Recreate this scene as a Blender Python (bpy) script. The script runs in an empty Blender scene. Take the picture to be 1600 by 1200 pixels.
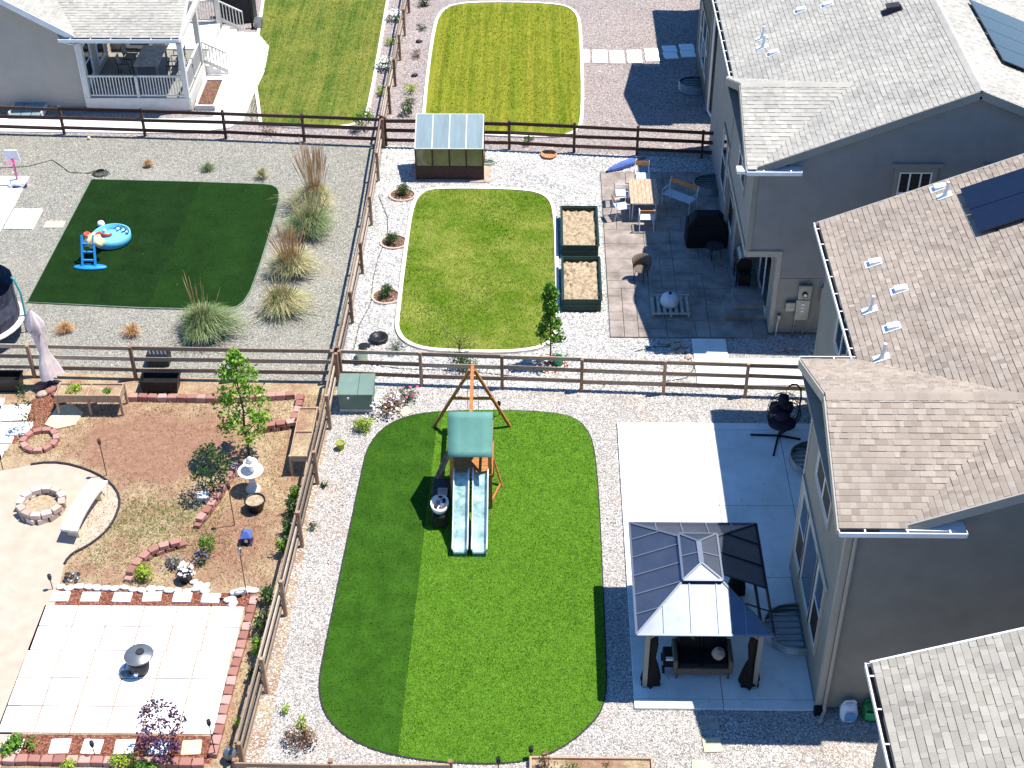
import bpy, bmesh, math, random
from mathutils import Vector, Matrix
R = math.radians
rnd = random.Random(11)
scn = bpy.context.scene
col = scn.collection

# ------------------------------------------------------------------ camera
cam = bpy.data.objects.new('camera', bpy.data.cameras.new('camera'))
col.objects.link(cam)
cr = Vector((0.99982434, 0.01762436, -0.00637768))     # right
cd = Vector((0.00574078, -0.61188346, -0.7909271))     # down
cf = Vector((-0.01784198, 0.79075155, -0.61187716))    # forward
m3 = Matrix((cr, -cd, -cf)).transposed()
cam.matrix_world = Matrix.Translation((0, -36, 27.38)) @ m3.to_4x4()
cam.data.sensor_fit = 'HORIZONTAL'; cam.data.sensor_width = 36
cam.data.lens = 2300 / 1600 * 36
cam.data.clip_start = .5; cam.data.clip_end = 2000
scn.camera = cam

# ------------------------------------------------------------------ light
SUN = Vector((.395, .10, 1.0)).normalized()            # towards the sun
world = bpy.data.worlds.new('World'); scn.world = world; world.use_nodes = True
wn = world.node_tree; bg = wn.nodes['Background']
sky = wn.nodes.new('ShaderNodeTexSky'); sky.sky_type = 'NISHITA'; sky.sun_disc = False
sky.sun_elevation = math.asin(SUN.z); sky.sun_rotation = math.atan2(SUN.x, SUN.y)
sky.altitude = 1700; sky.air_density = 1.0; sky.dust_density = .0; sky.ozone_density = 6.0
hs = wn.nodes.new('ShaderNodeHueSaturation'); hs.inputs['Saturation'].default_value = 1.16    # the deep blue of a high-altitude sky
wn.links.new(sky.outputs[0], hs.inputs['Color']); wn.links.new(hs.outputs[0], bg.inputs[0]); bg.inputs[1].default_value = .15
sun = bpy.data.objects.new('sun', bpy.data.lights.new('sun', 'SUN')); col.objects.link(sun)
sun.data.energy = 5.0; sun.data.angle = R(.5); sun.data.color = (1, .95, .87)
sun.rotation_euler = SUN.to_track_quat('Z', 'Y').to_euler(); sun.location = (0, 0, 40)
scn.view_settings.view_transform = 'Standard'; scn.view_settings.look = 'None'
scn.view_settings.exposure = .72; scn.view_settings.gamma = 1
scn.render.engine = 'CYCLES'

# ------------------------------------------------------------------ helpers
def S(r, g, b):
    f = lambda v: (v/255/12.92) if v/255 <= .04045 else ((v/255+.055)/1.055)**2.4
    return (f(r), f(g), f(b), 1)

WORLD = {}                                  # things whose parts are modelled in world metres
def empty(name, label=None, cat=None, loc=(0, 0, 0), rz=0, group=None, world=False):
    o = bpy.data.objects.new(name, None); col.objects.link(o)
    o.location = loc; o.rotation_euler = (0, 0, rz); o.empty_display_size = .2
    if world: WORLD[o.name] = Matrix.Translation(Vector(loc)).inverted()
    return tag(o, label, cat, group)
def tag(o, label=None, cat=None, group=None, kind=None):
    if label: o['label'] = label
    if cat: o['category'] = cat
    if group: o['group'] = group
    if kind: o['kind'] = kind
    return o

class MB:
    def __init__(s): s.v = []; s.f = []; s.t = []
    def add(s, vs, fs, tone=.5):
        b = len(s.v); s.v += [tuple(v) for v in vs]
        for q in fs: s.f.append([b+i for i in q]); s.t.append(tone)
        return s
    def hexa(s, p, tone=.5):          # 8 points: 4 below, 4 above
        return s.add(p, [(3,2,1,0),(4,5,6,7),(0,1,5,4),(1,2,6,5),(2,3,7,6),(3,0,4,7)], tone)
    def box(s, c, d, rz=0, tone=.5):
        x, y, z = c; a, b, h = d[0]/2, d[1]/2, d[2]/2; co, si = math.cos(rz), math.sin(rz)
        return s.hexa([(x+co*u-si*w, y+si*u+co*w, z+k) for k in (-h, h) for u, w in ((-a,-b),(a,-b),(a,b),(-a,b))], tone)
    def b2(s, x0, x1, y0, y1, z0, z1, tone=.5):
        return s.box(((x0+x1)/2, (y0+y1)/2, (z0+z1)/2), (x1-x0, y1-y0, z1-z0), 0, tone)
    def bar(s, a, b, w, h, up=(0, 0, 1), tone=.5):     # rectangular bar, w across, h along up
        a, b = Vector(a), Vector(b); d = (b-a).normalized(); u = Vector(up)
        r = d.cross(u)
        if r.length < 1e-4: r = d.cross(Vector((0, 1, 0)))
        r.normalize(); u = r.cross(d); r = r*w/2; u = u*h/2
        return s.hexa([a-r-u, a+r-u, b+r-u, b-r-u, a-r+u, a+r+u, b+r+u, b-r+u], tone)
    def tube(s, pts, r, n=6, tone=.5, cap=True):
        pts = [Vector(p) for p in pts]; b = len(s.v); k = len(pts)
        rs = r if isinstance(r, (list, tuple)) else [r]*k
        x = None
        for i, p in enumerate(pts):
            d = (pts[min(i+1, k-1)]-pts[max(i-1, 0)]).normalized()
            if x is None: x = d.orthogonal().normalized()
            else: x = (x-d*x.dot(d)).normalized()
            y = d.cross(x)
            for j in range(n):
                a = 2*math.pi*j/n; s.v.append(tuple(p+(x*math.cos(a)+y*math.sin(a))*rs[i]))
        for i in range(k-1):
            for j in range(n):
                s.f.append([b+i*n+j, b+i*n+(j+1) % n, b+(i+1)*n+(j+1) % n, b+(i+1)*n+j]); s.t.append(tone)
        if cap:
            s.f.append([b+j for j in range(n)][::-1]); s.t.append(tone)
            s.f.append([b+(k-1)*n+j for j in range(n)]); s.t.append(tone)
        return s
    def lathe(s, prof, n=24, c=(0, 0, 0), tone=.5, wob=None, sx=1, sy=1):
        b = len(s.v); k = len(prof)
        for i, (r, z) in enumerate(prof):
            for j in range(n):
                a = 2*math.pi*j/n; q = r*(1+(wob(i, j) if wob else 0))
                s.v.append((c[0]+q*math.cos(a)*sx, c[1]+q*math.sin(a)*sy, c[2]+z))
        for i in range(k-1):
            for j in range(n):
                s.f.append([b+i*n+j, b+i*n+(j+1) % n, b+(i+1)*n+(j+1) % n, b+(i+1)*n+j]); s.t.append(tone)
        return s
    def prism(s, poly, z0, z1, tone=.5):
        n = len(poly); b = len(s.v)
        s.v += [(x, y, z0) for x, y in poly]+[(x, y, z1) for x, y in poly]
        s.f.append([b+i for i in range(n)][::-1]); s.f.append([b+n+i for i in range(n)]); s.t += [tone, tone]
        for i in range(n):
            j = (i+1) % n; s.f.append([b+i, b+j, b+n+j, b+n+i]); s.t.append(tone)
        return s
    def mesh(s, name, mat, smooth=False):
        m = bpy.data.meshes.new(name); m.from_pydata(s.v, [], s.f); m.update()
        if mat: m.materials.append(mat)
        a = m.attributes.new('tone', 'FLOAT', 'FACE'); a.data.foreach_set('value', s.t)
        if smooth: m.polygons.foreach_set('use_smooth', [True]*len(m.polygons))
        return m
    def build(s, name, mat, parent=None, loc=None, rz=0, smooth=False, bevel=0):
        m = s.mesh(name, mat, smooth)
        if bevel:
            bm = bmesh.new(); bm.from_mesh(m)
            bmesh.ops.bevel(bm, geom=bm.edges[:], offset=bevel, segments=1, affect='EDGES', clamp_overlap=True)
            bm.to_mesh(m); bm.free()
        return link(name, m, parent, loc, rz)
def link(name, mesh, parent=None, loc=None, rz=0, scale=None):
    o = bpy.data.objects.new(name, mesh); col.objects.link(o)
    if parent:
        o.parent = parent
        if parent.name in WORLD: o.matrix_parent_inverse = WORLD[parent.name]
    if loc is not None: o.location = loc
    if rz: o.rotation_euler = (0, 0, rz)
    if scale is not None: o.scale = scale
    return o

def ngon_sheet(name, poly, z, mat, kind='structure', thick=0, tol=None):
    mb = MB()
    if thick: mb.prism(poly, z-thick, z)
    else: mb.add([(x, y, z) for x, y in poly], [list(range(len(poly)))])
    o = mb.build(name, mat); o['kind'] = kind; return o
def smooth_loop(pts, it=2):                     # rounds a polygon off by corner cutting
    for _ in range(it):
        q = []
        for i in range(len(pts)):
            a, b = pts[i], pts[(i+1) % len(pts)]
            q += [(a[0]*.75+b[0]*.25, a[1]*.75+b[1]*.25), (a[0]*.25+b[0]*.75, a[1]*.25+b[1]*.75)]
        pts = q
    return pts
def ccw(p):
    a = sum(p[i][0]*p[(i+1) % len(p)][1]-p[(i+1) % len(p)][0]*p[i][1] for i in range(len(p)))
    return p if a > 0 else p[::-1]
def offset_loop(p, d):
    p = ccw(p); n = len(p); q = []
    for i in range(n):
        a, b = Vector(p[i-1]), Vector(p[(i+1) % n]); t = (b-a).normalized()
        q.append((p[i][0]+t.y*d, p[i][1]-t.x*d))
    return q
def ribbon(mb, loop_in, loop_out, z0, z1, closed=True, tone=.5):     # solid band between two loops
    n = len(loop_in); last = n if closed else n-1
    for i in range(last):
        j = (i+1) % n; a, b, c, d = loop_in[i], loop_in[j], loop_out[j], loop_out[i]
        mb.add([(*a, z1), (*b, z1), (*c, z1), (*d, z1), (*a, z0), (*b, z0), (*c, z0), (*d, z0)],
               [(3,2,1,0),(2,3,7,6),(0,1,5,4)], tone)

# ------------------------------------------------------------------ materials
class NT:
    def __init__(s, name):
        s.m = bpy.data.materials.new(name); s.m.use_nodes = True; s.t = s.m.node_tree
        s.p = s.t.nodes['Principled BSDF']; s.tc = s.t.nodes.new('ShaderNodeTexCoord')
    def n(s, t, **k):
        x = s.t.nodes.new(t)
        for a, b in k.items(): setattr(x, a, b)
        return x
    def l(s, a, b): s.t.links.new(a, b)
    def noise(s, scale, detail=4, rough=.55, vec=None):
        x = s.n('ShaderNodeTexNoise'); x.inputs['Scale'].default_value = scale
        x.inputs['Detail'].default_value = detail; x.inputs['Roughness'].default_value = rough
        s.l(vec or s.tc.outputs['Object'], x.inputs['Vector']); return x.outputs['Fac']
    def stretch(s, v):
        m = s.n('ShaderNodeMapping'); m.inputs['Scale'].default_value = v
        s.l(s.tc.outputs['Object'], m.inputs['Vector']); return m.outputs[0]
    def ramp(s, fac, stops, interp='LINEAR'):
        r = s.n('ShaderNodeValToRGB'); e = r.color_ramp.elements; r.color_ramp.interpolation = interp
        while len(e) < len(stops): e.new(.5)
        for q, (p, c) in zip(e, stops): q.position = p; q.color = c
        s.l(fac, r.inputs[0]); return r.outputs[0]
    def mix(s, fac, a, b, mode='MIX'):
        x = s.n('ShaderNodeMix', data_type='RGBA', blend_type=mode)
        for sock, v in ((x.inputs[0], fac), (x.inputs[6], a), (x.inputs[7], b)):
            if hasattr(v, 'is_linked'): s.l(v, sock)
            else: sock.default_value = v
        return x.outputs[2]
    def bump(s, h, strength=.5, dist=.02):
        b = s.n('ShaderNodeBump'); b.inputs['Strength'].default_value = strength; b.inputs['Distance'].default_value = dist
        s.l(h, b.inputs['Height']); s.l(b.outputs[0], s.p.inputs['Normal'])
    def done(s, color=None, rough=.8, metal=0, spec=.3):
        if color is not None:
            if hasattr(color, 'is_linked'): s.l(color, s.p.inputs['Base Color'])
            else: s.p.inputs['Base Color'].default_value = color
        s.p.inputs['Roughness'].default_value = rough; s.p.inputs['Metallic'].default_value = metal
        s.p.inputs['Specular IOR Level'].default_value = spec
        return s.m
def paint(name, c1, c2=None, scale=6, rough=.6, metal=0, spec=.3, bump=0, bdist=.01, stretch=None, bscale=None):
    t = NT(name); c2 = c2 or tuple(min(1, v*.8) for v in c1[:3])+(1,)
    vec = t.stretch(stretch) if stretch else None
    f = t.noise(scale, 5, .6, vec)
    c = t.ramp(f, [(.3, c2), (.7, c1)])
    if bump: t.bump(t.noise(bscale or scale*3, 4, .6, vec), bump, bdist)
    return t.done(c, rough, metal, spec)
def toned(name, stops, rough=.85, var=.12, bump=.3, nscale=60, patch=None):    # colour by the 'tone' attribute of each piece
    t = NT(name); a = t.n('ShaderNodeAttribute', attribute_name='tone')
    c = t.ramp(a.outputs['Fac'], stops)
    f = t.noise(nscale, 3)
    d = t.ramp(f, [(.25, (1-var, 1-var, 1-var, 1)), (.75, (1+var, 1+var, 1+var, 1))])
    c = t.mix(1.0, c, d, 'MULTIPLY')
    if patch:
        c = t.mix(1.0, c, t.ramp(t.noise(patch, 3), [(.3, (.82, .82, .83, 1)), (.7, (1.06, 1.05, 1.03, 1))]), 'MULTIPLY')
    t.bump(f, bump, .01)
    return t.done(c, rough, 0, .2)
def gravel(name, stops, scale, patch=None, patchc=None, gap=.35, bump=.9):
    t = NT(name)
    v = t.n('ShaderNodeTexVoronoi'); v.inputs['Scale'].default_value = scale; v.inputs['Randomness'].default_value = 1
    t.l(t.tc.outputs['Object'], v.inputs['Vector'])
    sep = t.n('ShaderNodeSeparateColor'); t.l(v.outputs['Color'], sep.inputs[0])
    c = t.ramp(sep.outputs[0], stops)
    e = t.n('ShaderNodeTexVoronoi', feature='DISTANCE_TO_EDGE'); e.inputs['Scale'].default_value = scale
    t.l(t.tc.outputs['Object'], e.inputs['Vector'])
    g = t.ramp(e.outputs['Distance'], [(0, (gap, gap, gap*.97, 1)), (.16, (1, 1, 1, 1))])
    c = t.mix(1.0, c, g, 'MULTIPLY')
    fine = t.ramp(t.noise(scale*2.3, 2), [(.3, (.8, .8, .8, 1)), (.7, (1.1, 1.1, 1.1, 1))]); c = t.mix(1.0, c, fine, 'MULTIPLY')
    if patch:
        c = t.mix(t.ramp(t.noise(patch, 5, .65), [(.52, (0, 0, 0, 1)), (.75, (.6, .6, .6, 1))]), c, patchc)
    mn = t.n('ShaderNodeMath', operation='MINIMUM'); t.l(e.outputs['Distance'], mn.inputs[0]); mn.inputs[1].default_value = .3
    ad = t.n('ShaderNodeMath', operation='ADD'); t.l(mn.outputs[0], ad.inputs[0])
    ml = t.n('ShaderNodeMath', operation='MULTIPLY'); t.l(sep.outputs[1], ml.inputs[0]); ml.inputs[1].default_value = .25
    t.l(ml.outputs[0], ad.inputs[1])
    t.bump(ad.outputs[0], bump, .05)
    return t.done(c, .9, 0, .15)
def lawn(name, dark, light, dry, stripe=0, dryamt=.0, fine=38, bump=.8, clump=5, bare=None):
    t = NT(name)
    c = t.mix(t.ramp(t.noise(fine, 4, .7), [(.3, (0, 0, 0, 1)), (.7, (1, 1, 1, 1))]), dark, light)
    cl = t.ramp(t.noise(clump, 5, .7), [(.3, (.62, .68, .58, 1)), (.7, (1.28, 1.22, 1.2, 1))])
    c = t.mix(1.0, c, cl, 'MULTIPLY')
    if dryamt:
        c = t.mix(t.ramp(t.noise(.55, 6, .62), [(.42, (0, 0, 0, 1)), (.72, (dryamt,)*3+(1,))]), c, dry)
    if stripe:                                  # mower tracks: long uneven streaks along Y
        c = t.mix(t.ramp(t.noise(stripe, 4, .7, t.stretch((2.2, .035, 1))), [(.40, (0, 0, 0, 1)), (.62, (.6, .6, .6, 1))]), c, dry)
        c = t.mix(t.ramp(t.noise(stripe*3, 3, .7, t.stretch((2.2, .05, 1))), [(.45, (0, 0, 0, 1)), (.7, (.35, .35, .35, 1))]), c, tuple(v*.55 for v in dark[:3])+(1,))
    if bare:
        c = t.mix(t.ramp(t.noise(.35, 5, .7), [(.55, (0, 0, 0, 1)), (.66, (.8, .8, .8, 1))]), c, bare)
    t.bump(t.noise(fine*1.3, 4, .75), bump, .05)
    return t.done(c, .95, 0, .1)

M = {}
M['gravel_near'] = gravel('gravel_near', [(0, S(136,132,130)), (.3, S(186,179,172)), (.6, S(209,203,196)), (1, S(231,226,219))], 34, .45, S(190,160,135))
M['gravel_white'] = gravel('gravel_white', [(0, S(140,138,136)), (.3, S(189,186,181)), (1, S(217,214,209))], 22, .5, S(200,196,188), gap=.3)
M['gravel_tan'] = gravel('gravel_tan', [(0, S(112,110,102)), (.4, S(154,151,140)), (1, S(194,190,176))], 34, .3, S(170,160,146), gap=.5, bump=.7)
M['gravel_pink'] = gravel('gravel_pink', [(0, S(126,116,112)), (.4, S(174,162,157)), (1, S(210,199,193))], 28, .3, S(150,130,124), gap=.45, bump=.8)
M['mulch'] = gravel('mulch', [(0, S(112,64,50)), (.5, S(154,94,74)), (1, S(188,134,110))], 26, None, None, gap=.4, bump=.9)
M['turf'] = lawn('turf', S(58,98,22), S(114,158,44), S(100,140,50), fine=26, clump=8, bump=1)
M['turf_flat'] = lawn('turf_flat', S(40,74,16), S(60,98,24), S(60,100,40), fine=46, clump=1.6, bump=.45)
M['turf_dark'] = lawn('turf_dark', S(14,36,10), S(28,56,18), S(34,62,24), fine=40, clump=1.2, bump=.5)
M['grass_mid'] = lawn('grass_mid', S(62,96,18), S(120,148,36), S(172,168,86), dryamt=.75, fine=22, clump=7, bump=1)
M['grass_mown'] = lawn('grass_mown', S(80,102,18), S(122,136,34), S(160,152,54), stripe=1.1, dryamt=.3, fine=30, clump=3, bump=.7)
M['grass_mown_green'] = lawn('grass_mown_green', S(50,84,30), S(88,114,40), S(144,138,66), stripe=.9, dryamt=.7, fine=30, clump=2.4, bump=.7)
def soil_mat():
    t = NT('dry_lawn_soil')
    def blob(c, rx, ry, lo, hi, ns=1.1, amt=.55):   # ragged worn patch around a point of the garden
        m = t.n('ShaderNodeMapping', vector_type='TEXTURE'); m.inputs['Location'].default_value = (*c, 0); m.inputs['Scale'].default_value = (rx, ry, 1e4)
        t.l(t.tc.outputs['Object'], m.inputs['Vector']); ln = t.n('ShaderNodeVectorMath', operation='LENGTH'); t.l(m.outputs[0], ln.inputs[0])
        nz = t.n('ShaderNodeMath', operation='MULTIPLY_ADD'); t.l(t.noise(ns, 7, .7), nz.inputs[0]); nz.inputs[1].default_value = amt*2; nz.inputs[2].default_value = -amt
        ad = t.n('ShaderNodeMath', operation='ADD'); t.l(ln.outputs['Value'], ad.inputs[0]); t.l(nz.outputs[0], ad.inputs[1])
        return t.ramp(ad.outputs[0], [(lo, (1, 1, 1, 1)), (hi, (0, 0, 0, 1))])
    soil = t.mix(t.ramp(t.noise(5, 7, .75), [(.3, (0, 0, 0, 1)), (.7, (1, 1, 1, 1))]), S(132,96,77), S(173,135,111))
    straw = t.mix(t.ramp(t.noise(16, 5, .75), [(.32, (0, 0, 0, 1)), (.68, (1, 1, 1, 1))]), S(148,126,94), S(212,194,158))
    c = t.mix(t.ramp(t.noise(1.3, 7, .72), [(.40, (.9, .9, .9, 1)), (.6, (0, 0, 0, 1))]), straw, soil)
    c = t.mix(blob((-11.0,-3.6), 3.0, 2.1, .62, .98), c, soil)
    c = t.mix(blob((-8.2,-7.6), 1.6, 2.0, .4, .95), c, soil)
    green = t.mix(t.ramp(t.noise(15, 4, .7), [(.3, (0, 0, 0, 1)), (.7, (1, 1, 1, 1))]), S(80,88,46), S(132,134,80))
    gm = t.mix(1.0, blob((-10.3,-6.7), 1.6, 1.1, .45, 1.0, 2.2, .7), t.ramp(t.noise(3.2, 4, .7), [(.42, (0, 0, 0, 1)), (.6, (.85, .85, .85, 1))]), 'MULTIPLY')
    c = t.mix(gm, c, green)
    c = t.mix(t.ramp(t.noise(1.7, 6, .75), [(.6, (0, 0, 0, 1)), (.72, (.55, .55, .55, 1))]), c, green)
    t.bump(t.noise(22, 6, .7), 1.0, .06)
    return t.done(c, .95, 0, .1)
M['soil'] = soil_mat()
M['sand'] = paint('sand', S(186,168,151), S(172,153,135), 2.2, .9, bump=.3, bscale=40)
def concrete_mat():
    t = NT('concrete')
    c = t.ramp(t.noise(.7, 7, .7), [(.3, S(206,202,195)), (.7, S(236,234,229))])
    c = t.mix(t.ramp(t.noise(2.2, 6, .75), [(.55, (0, 0, 0, 1)), (.75, (.5, .5, .5, 1))]), c, S(186,180,170))     # water stains
    c = t.mix(t.ramp(t.noise(9, 3, .6), [(.70, (0, 0, 0, 1)), (.78, (.55, .55, .55, 1))]), c, S(150,140,126))      # specks of dirt
    t.bump(t.noise(60, 4), .12, .01)
    return t.done(c, .85, 0, .3)
M['concrete'] = concrete_mat()
M['paver'] = paint('paver', S(248,246,243), S(236,233,228), 3, .85, bump=.25, bscale=50)
M['stone_white'] = paint('stone_white', S(235,232,226), S(205,198,188), 5, .85, bump=.4, bscale=12)
M['stone_step'] = paint('stone_step', S(222,208,170), S(196,178,140), 5, .85, bump=.3, bscale=20)
M['kerb'] = paint('kerb', S(236,230,218), S(206,198,184), 3, .85, bump=.2)
M['stamped'] = paint('stamped', S(166,154,144), S(112,103,97), 1.6, .75, bump=.35, bscale=9, bdist=.02)
M['block_red'] = toned('block_red', [(0, S(146,100,90)), (.5, S(163,119,108)), (1, S(182,147,137))], var=.22, bump=.5, nscale=24)
M['block_buff'] = toned('block_buff', [(0, S(166,150,138)), (.5, S(190,168,152)), (1, S(208,190,176))], var=.2, bump=.5, nscale=24)
M['wood_weathered'] = toned('wood_weathered', [(0, S(118,101,87)), (.5, S(148,130,113)), (1, S(178,161,143))], .9, .22, .4, 11)
M['wood_tan'] = toned('wood_tan', [(0, S(146,122,100)), (.5, S(170,144,120)), (1, S(192,168,144))], .9, .2, .4, 11)
M['wood_post'] = toned('wood_post', [(0, S(126,98,78)), (.5, S(150,118,95)), (1, S(172,144,120))], .9, .22, .4, 11)
M['wood_dark'] = toned('wood_dark', [(0, S(58,42,36)), (.5, S(78,58,50)), (1, S(98,76,66))], .85, .25, .4, 11)
M['wood_cedar'] = paint('wood_cedar', S(188,128,74), S(142,90,48), 5, .55, bump=.2, stretch=(3, 3, 3))
M['wood_pallet'] = paint('wood_pallet', S(190,180,166), S(146,136,122), 6, .85, bump=.2)
M['shingle_tan'] = toned('shingle_tan', [(0, S(143,130,117)), (.45, S(158,145,131)), (1, S(170,158,144))], var=.14, nscale=45, patch=.7)
M['shingle_grey'] = toned('shingle_grey', [(0, S(156,152,142)), (.45, S(169,165,155)), (1, S(180,176,166))], var=.12, nscale=45, patch=.7)
M['shingle_beige'] = toned('shingle_beige', [(0, S(146,140,128)), (.45, S(161,155,143)), (1, S(176,170,158))], var=.12, nscale=45, patch=.7)
M['siding'] = paint('siding', S(142,137,126), S(130,126,116), 1.5, .7, spec=.25)
M['siding_blue'] = paint('siding_blue', S(144,140,136), S(132,129,126), 1.5, .7, spec=.25)
M['siding_green'] = paint('siding_green', S(84,88,80), S(76,80,74), 1.5, .7, spec=.25)
M['siding_light'] = paint('siding_light', S(186,174,158), S(177,165,150), 1.5, .7, spec=.25)
M['trim'] = paint('trim', S(166,160,148), S(154,148,137), 2, .6)
M['trim_dark'] = paint('trim_dark', S(140,138,130), S(128,126,119), 2, .6)
M['white'] = paint('white', S(236,236,234), S(222,222,220), 3, .45)
M['offwhite'] = paint('offwhite', S(214,210,202), S(196,192,184), 3, .55)
M['foundation'] = paint('foundation', S(120,116,110), S(96,92,88), 3, .9, bump=.2)
M['gutter_in'] = paint('gutter_in', S(60,52,54), S(44,38,40), 4, .8)
M['glass'] = NT('glass').done(S(26,32,38), .06, 0, .7)
M['screen'] = NT('screen').done(S(30,31,33), .7, 0, .2)
M['clear_panel'] = NT('clear_panel').done(S(196,214,216), .28, 0, .5)
M['solar'] = paint('solar', S(24,28,46), S(18,22,38), 8, .18, spec=.6)
M['metal_dark'] = NT('metal_dark').done(S(34,33,34), .45, .6, .5)
M['metal_grey'] = paint('metal_grey', S(150,152,152), S(120,122,122), 4, .4, .7)
M['metal_white'] = paint('metal_white', S(225,226,228), S(206,208,212), 4, .4, .1)
M['roof_metal'] = paint('roof_metal', S(112,118,130), S(98,104,116), 2, .37, .8, .5)
M['roof_seam'] = NT('roof_seam').done(S(120,128,140), .45, .4)
M['net'] = paint('net', S(26,22,22), S(14,12,12), 8, .9)
M['wicker'] = paint('wicker', S(124,110,96), S(76,66,58), 30, .8, bump=.5)
M['black'] = paint('black', S(24,22,24), S(14,13,14), 6, .7)
M['black_cloth'] = paint('black_cloth', S(22,20,24), S(12,11,13), 6, .85, bump=.3)
M['charcoal'] = paint('charcoal', S(52,50,56), S(36,34,40), 6, .6)
M['plastic_black'] = paint('plastic_black', S(38,37,38), S(24,23,24), 5, .45)
M['box_green'] = paint('box_green', S(112,134,122), S(98,120,108), 2, .5)
M['bed_green'] = paint('bed_green', S(40,66,58), S(28,50,44), 3, .5, .2)
M['straw'] = paint('straw', S(196,178,150), S(140,120,94), 9, .95, bump=1, bdist=.04, bscale=22)
M['canopy'] = paint('canopy', S(98,146,134), S(88,134,122), 3, .7, bump=.15, bscale=5)
M['slide'] = paint('slide', S(196,218,212), S(104,146,141), 4.5, .2, 0, .7, bump=.5, bdist=.03, bscale=7)  # pale mottling puts the sun's glare on the slides into the colour
M['slide_rim'] = NT('slide_rim').done(S(70,112,108), .4)
M['teal'] = NT('teal').done(S(64,176,170), .45)
M['blue'] = NT('blue').done(S(40,140,206), .45)
M['blue_light'] = NT('blue_light').done(S(110,192,222), .4)
M['navy'] = NT('navy').done(S(34,36,90), .5)
M['blue_cloth'] = paint('blue_cloth', S(92,118,184), S(64,86,150), 6, .8, bump=.3)
M['pale_cloth'] = paint('pale_cloth', S(214,200,196), S(186,170,168), 5, .85, bump=.35)
M['chair_blue'] = paint('chair_blue', S(196,206,214), S(176,188,198), 5, .6)
M['pink'] = NT('pink').done(S(222,110,150), .5)
M['red'] = NT('red').done(S(196,70,60), .5)
M['cream'] = paint('cream', S(236,222,180), S(214,190,140), 5, .6)
M['water'] = NT('water').done(S(120,200,216), .08, 0, .6)
M['bag_white'] = paint('bag_white', S(222,228,232), S(190,200,210), 5, .4)
M['bag_green'] = paint('bag_green', S(30,120,62), S(20,92,46), 5, .35)
M['bag_print'] = NT('bag_print').done(S(70,140,190), .4)
M['green_can'] = NT('green_can').done(S(40,150,96), .4)
M['pale_green'] = NT('pale_green').done(S(200,222,200), .5)
M['hose'] = NT('hose').done(S(70,74,66), .6)
M['hose_green'] = NT('hose_green').done(S(74,110,96), .6)
M['flagstone'] = paint('flagstone', S(190,172,158), S(140,122,112), 4, .9, bump=.3)
M['bark'] = paint('bark', S(96,76,60), S(64,50,40), 12, .9, bump=.5)
M['orange_wood'] = paint('orange_wood', S(200,140,92), S(150,96,58), 8, .7)
def leafmat(name, stops, rough=.55, trans=.0):
    t = NT(name); a = t.n('ShaderNodeAttribute', attribute_name='tone')
    c = t.ramp(a.outputs['Fac'], stops); t.done(c, rough, 0, .3)
    tr = t.n('ShaderNodeBsdfTranslucent'); t.l(c, tr.inputs[0])
    mx = t.n('ShaderNodeMixShader'); mx.inputs[0].default_value = .3
    out = t.t.nodes['Material Output']; t.l(t.p.outputs[0], mx.inputs[1]); t.l(tr.outputs[0], mx.inputs[2]); t.l(mx.outputs[0], out.inputs[0])
    return t.m
M['leaf'] = leafmat('leaf', [(0, S(46,82,22)), (.5, S(84,130,34)), (1, S(134,176,52))])
M['leaf_dark'] = leafmat('leaf_dark', [(0, S(26,50,22)), (.5, S(50,84,36)), (1, S(96,130,62))])
M['leaf_lime'] = leafmat('leaf_lime', [(0, S(96,130,24)), (.5, S(150,178,46)), (1, S(196,208,84))])
M['leaf_grey'] = leafmat('leaf_grey', [(0, S(60,76,60)), (.5, S(96,112,88)), (1, S(146,156,128))])
M['leaf_purple'] = leafmat('leaf_purple', [(0, S(46,26,48)), (.5, S(84,50,84)), (1, S(130,88,124))])
M['leaf_brown'] = leafmat('leaf_brown', [(0, S(84,58,46)), (.5, S(128,96,72)), (1, S(176,148,112))])
M['leaf_red'] = leafmat('leaf_red', [(0, S(120,30,30)), (.5, S(170,60,44)), (1, S(196,110,70))])
M['blade_green'] = leafmat('blade_green', [(0, S(66,90,52)), (.5, S(120,142,88)), (1, S(190,196,142))])
M['blade_mixed'] = leafmat('blade_mixed', [(0, S(84,104,66)), (.35, S(150,160,110)), (.65, S(204,190,140)), (1, S(232,212,168))])
M['blade_dry'] = leafmat('blade_dry', [(0, S(150,104,62)), (.5, S(206,160,106)), (1, S(232,200,152))])
M['flower_white'] = leafmat('flower_white', [(0, S(220,214,216)), (1, S(246,242,242))])
M['flower_purple'] = leafmat('flower_purple', [(0, S(112,82,140)), (1, S(168,140,192))])
M['flower_pink'] = leafmat('flower_pink', [(0, S(214,40,120)), (1, S(244,110,170))])

M['edge_green'] = paint('edge_green', S(120,134,116), S(96,110,94), 4, .7)
M['mulch_brown'] = gravel('mulch_brown', [(0, S(92,66,52)), (.5, S(136,100,82)), (1, S(170,134,112))], 26, None, None, gap=.4, bump=.9)
M['roof_panel_clear'] = paint('roof_panel_clear', S(132,150,154), S(108,128,134), 1.2, .5, 0, .3, stretch=(3, .4, 1))
M['table_wood'] = paint('table_wood', S(206,182,156), S(160,124,98), 7, .7, bump=.2, stretch=(3, .6, 1))
M['turf_dark2'] = lawn('turf_dark2', S(16,40,10), S(34,64,20), S(40,70,26), fine=36, clump=.8, bump=.6)
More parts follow.
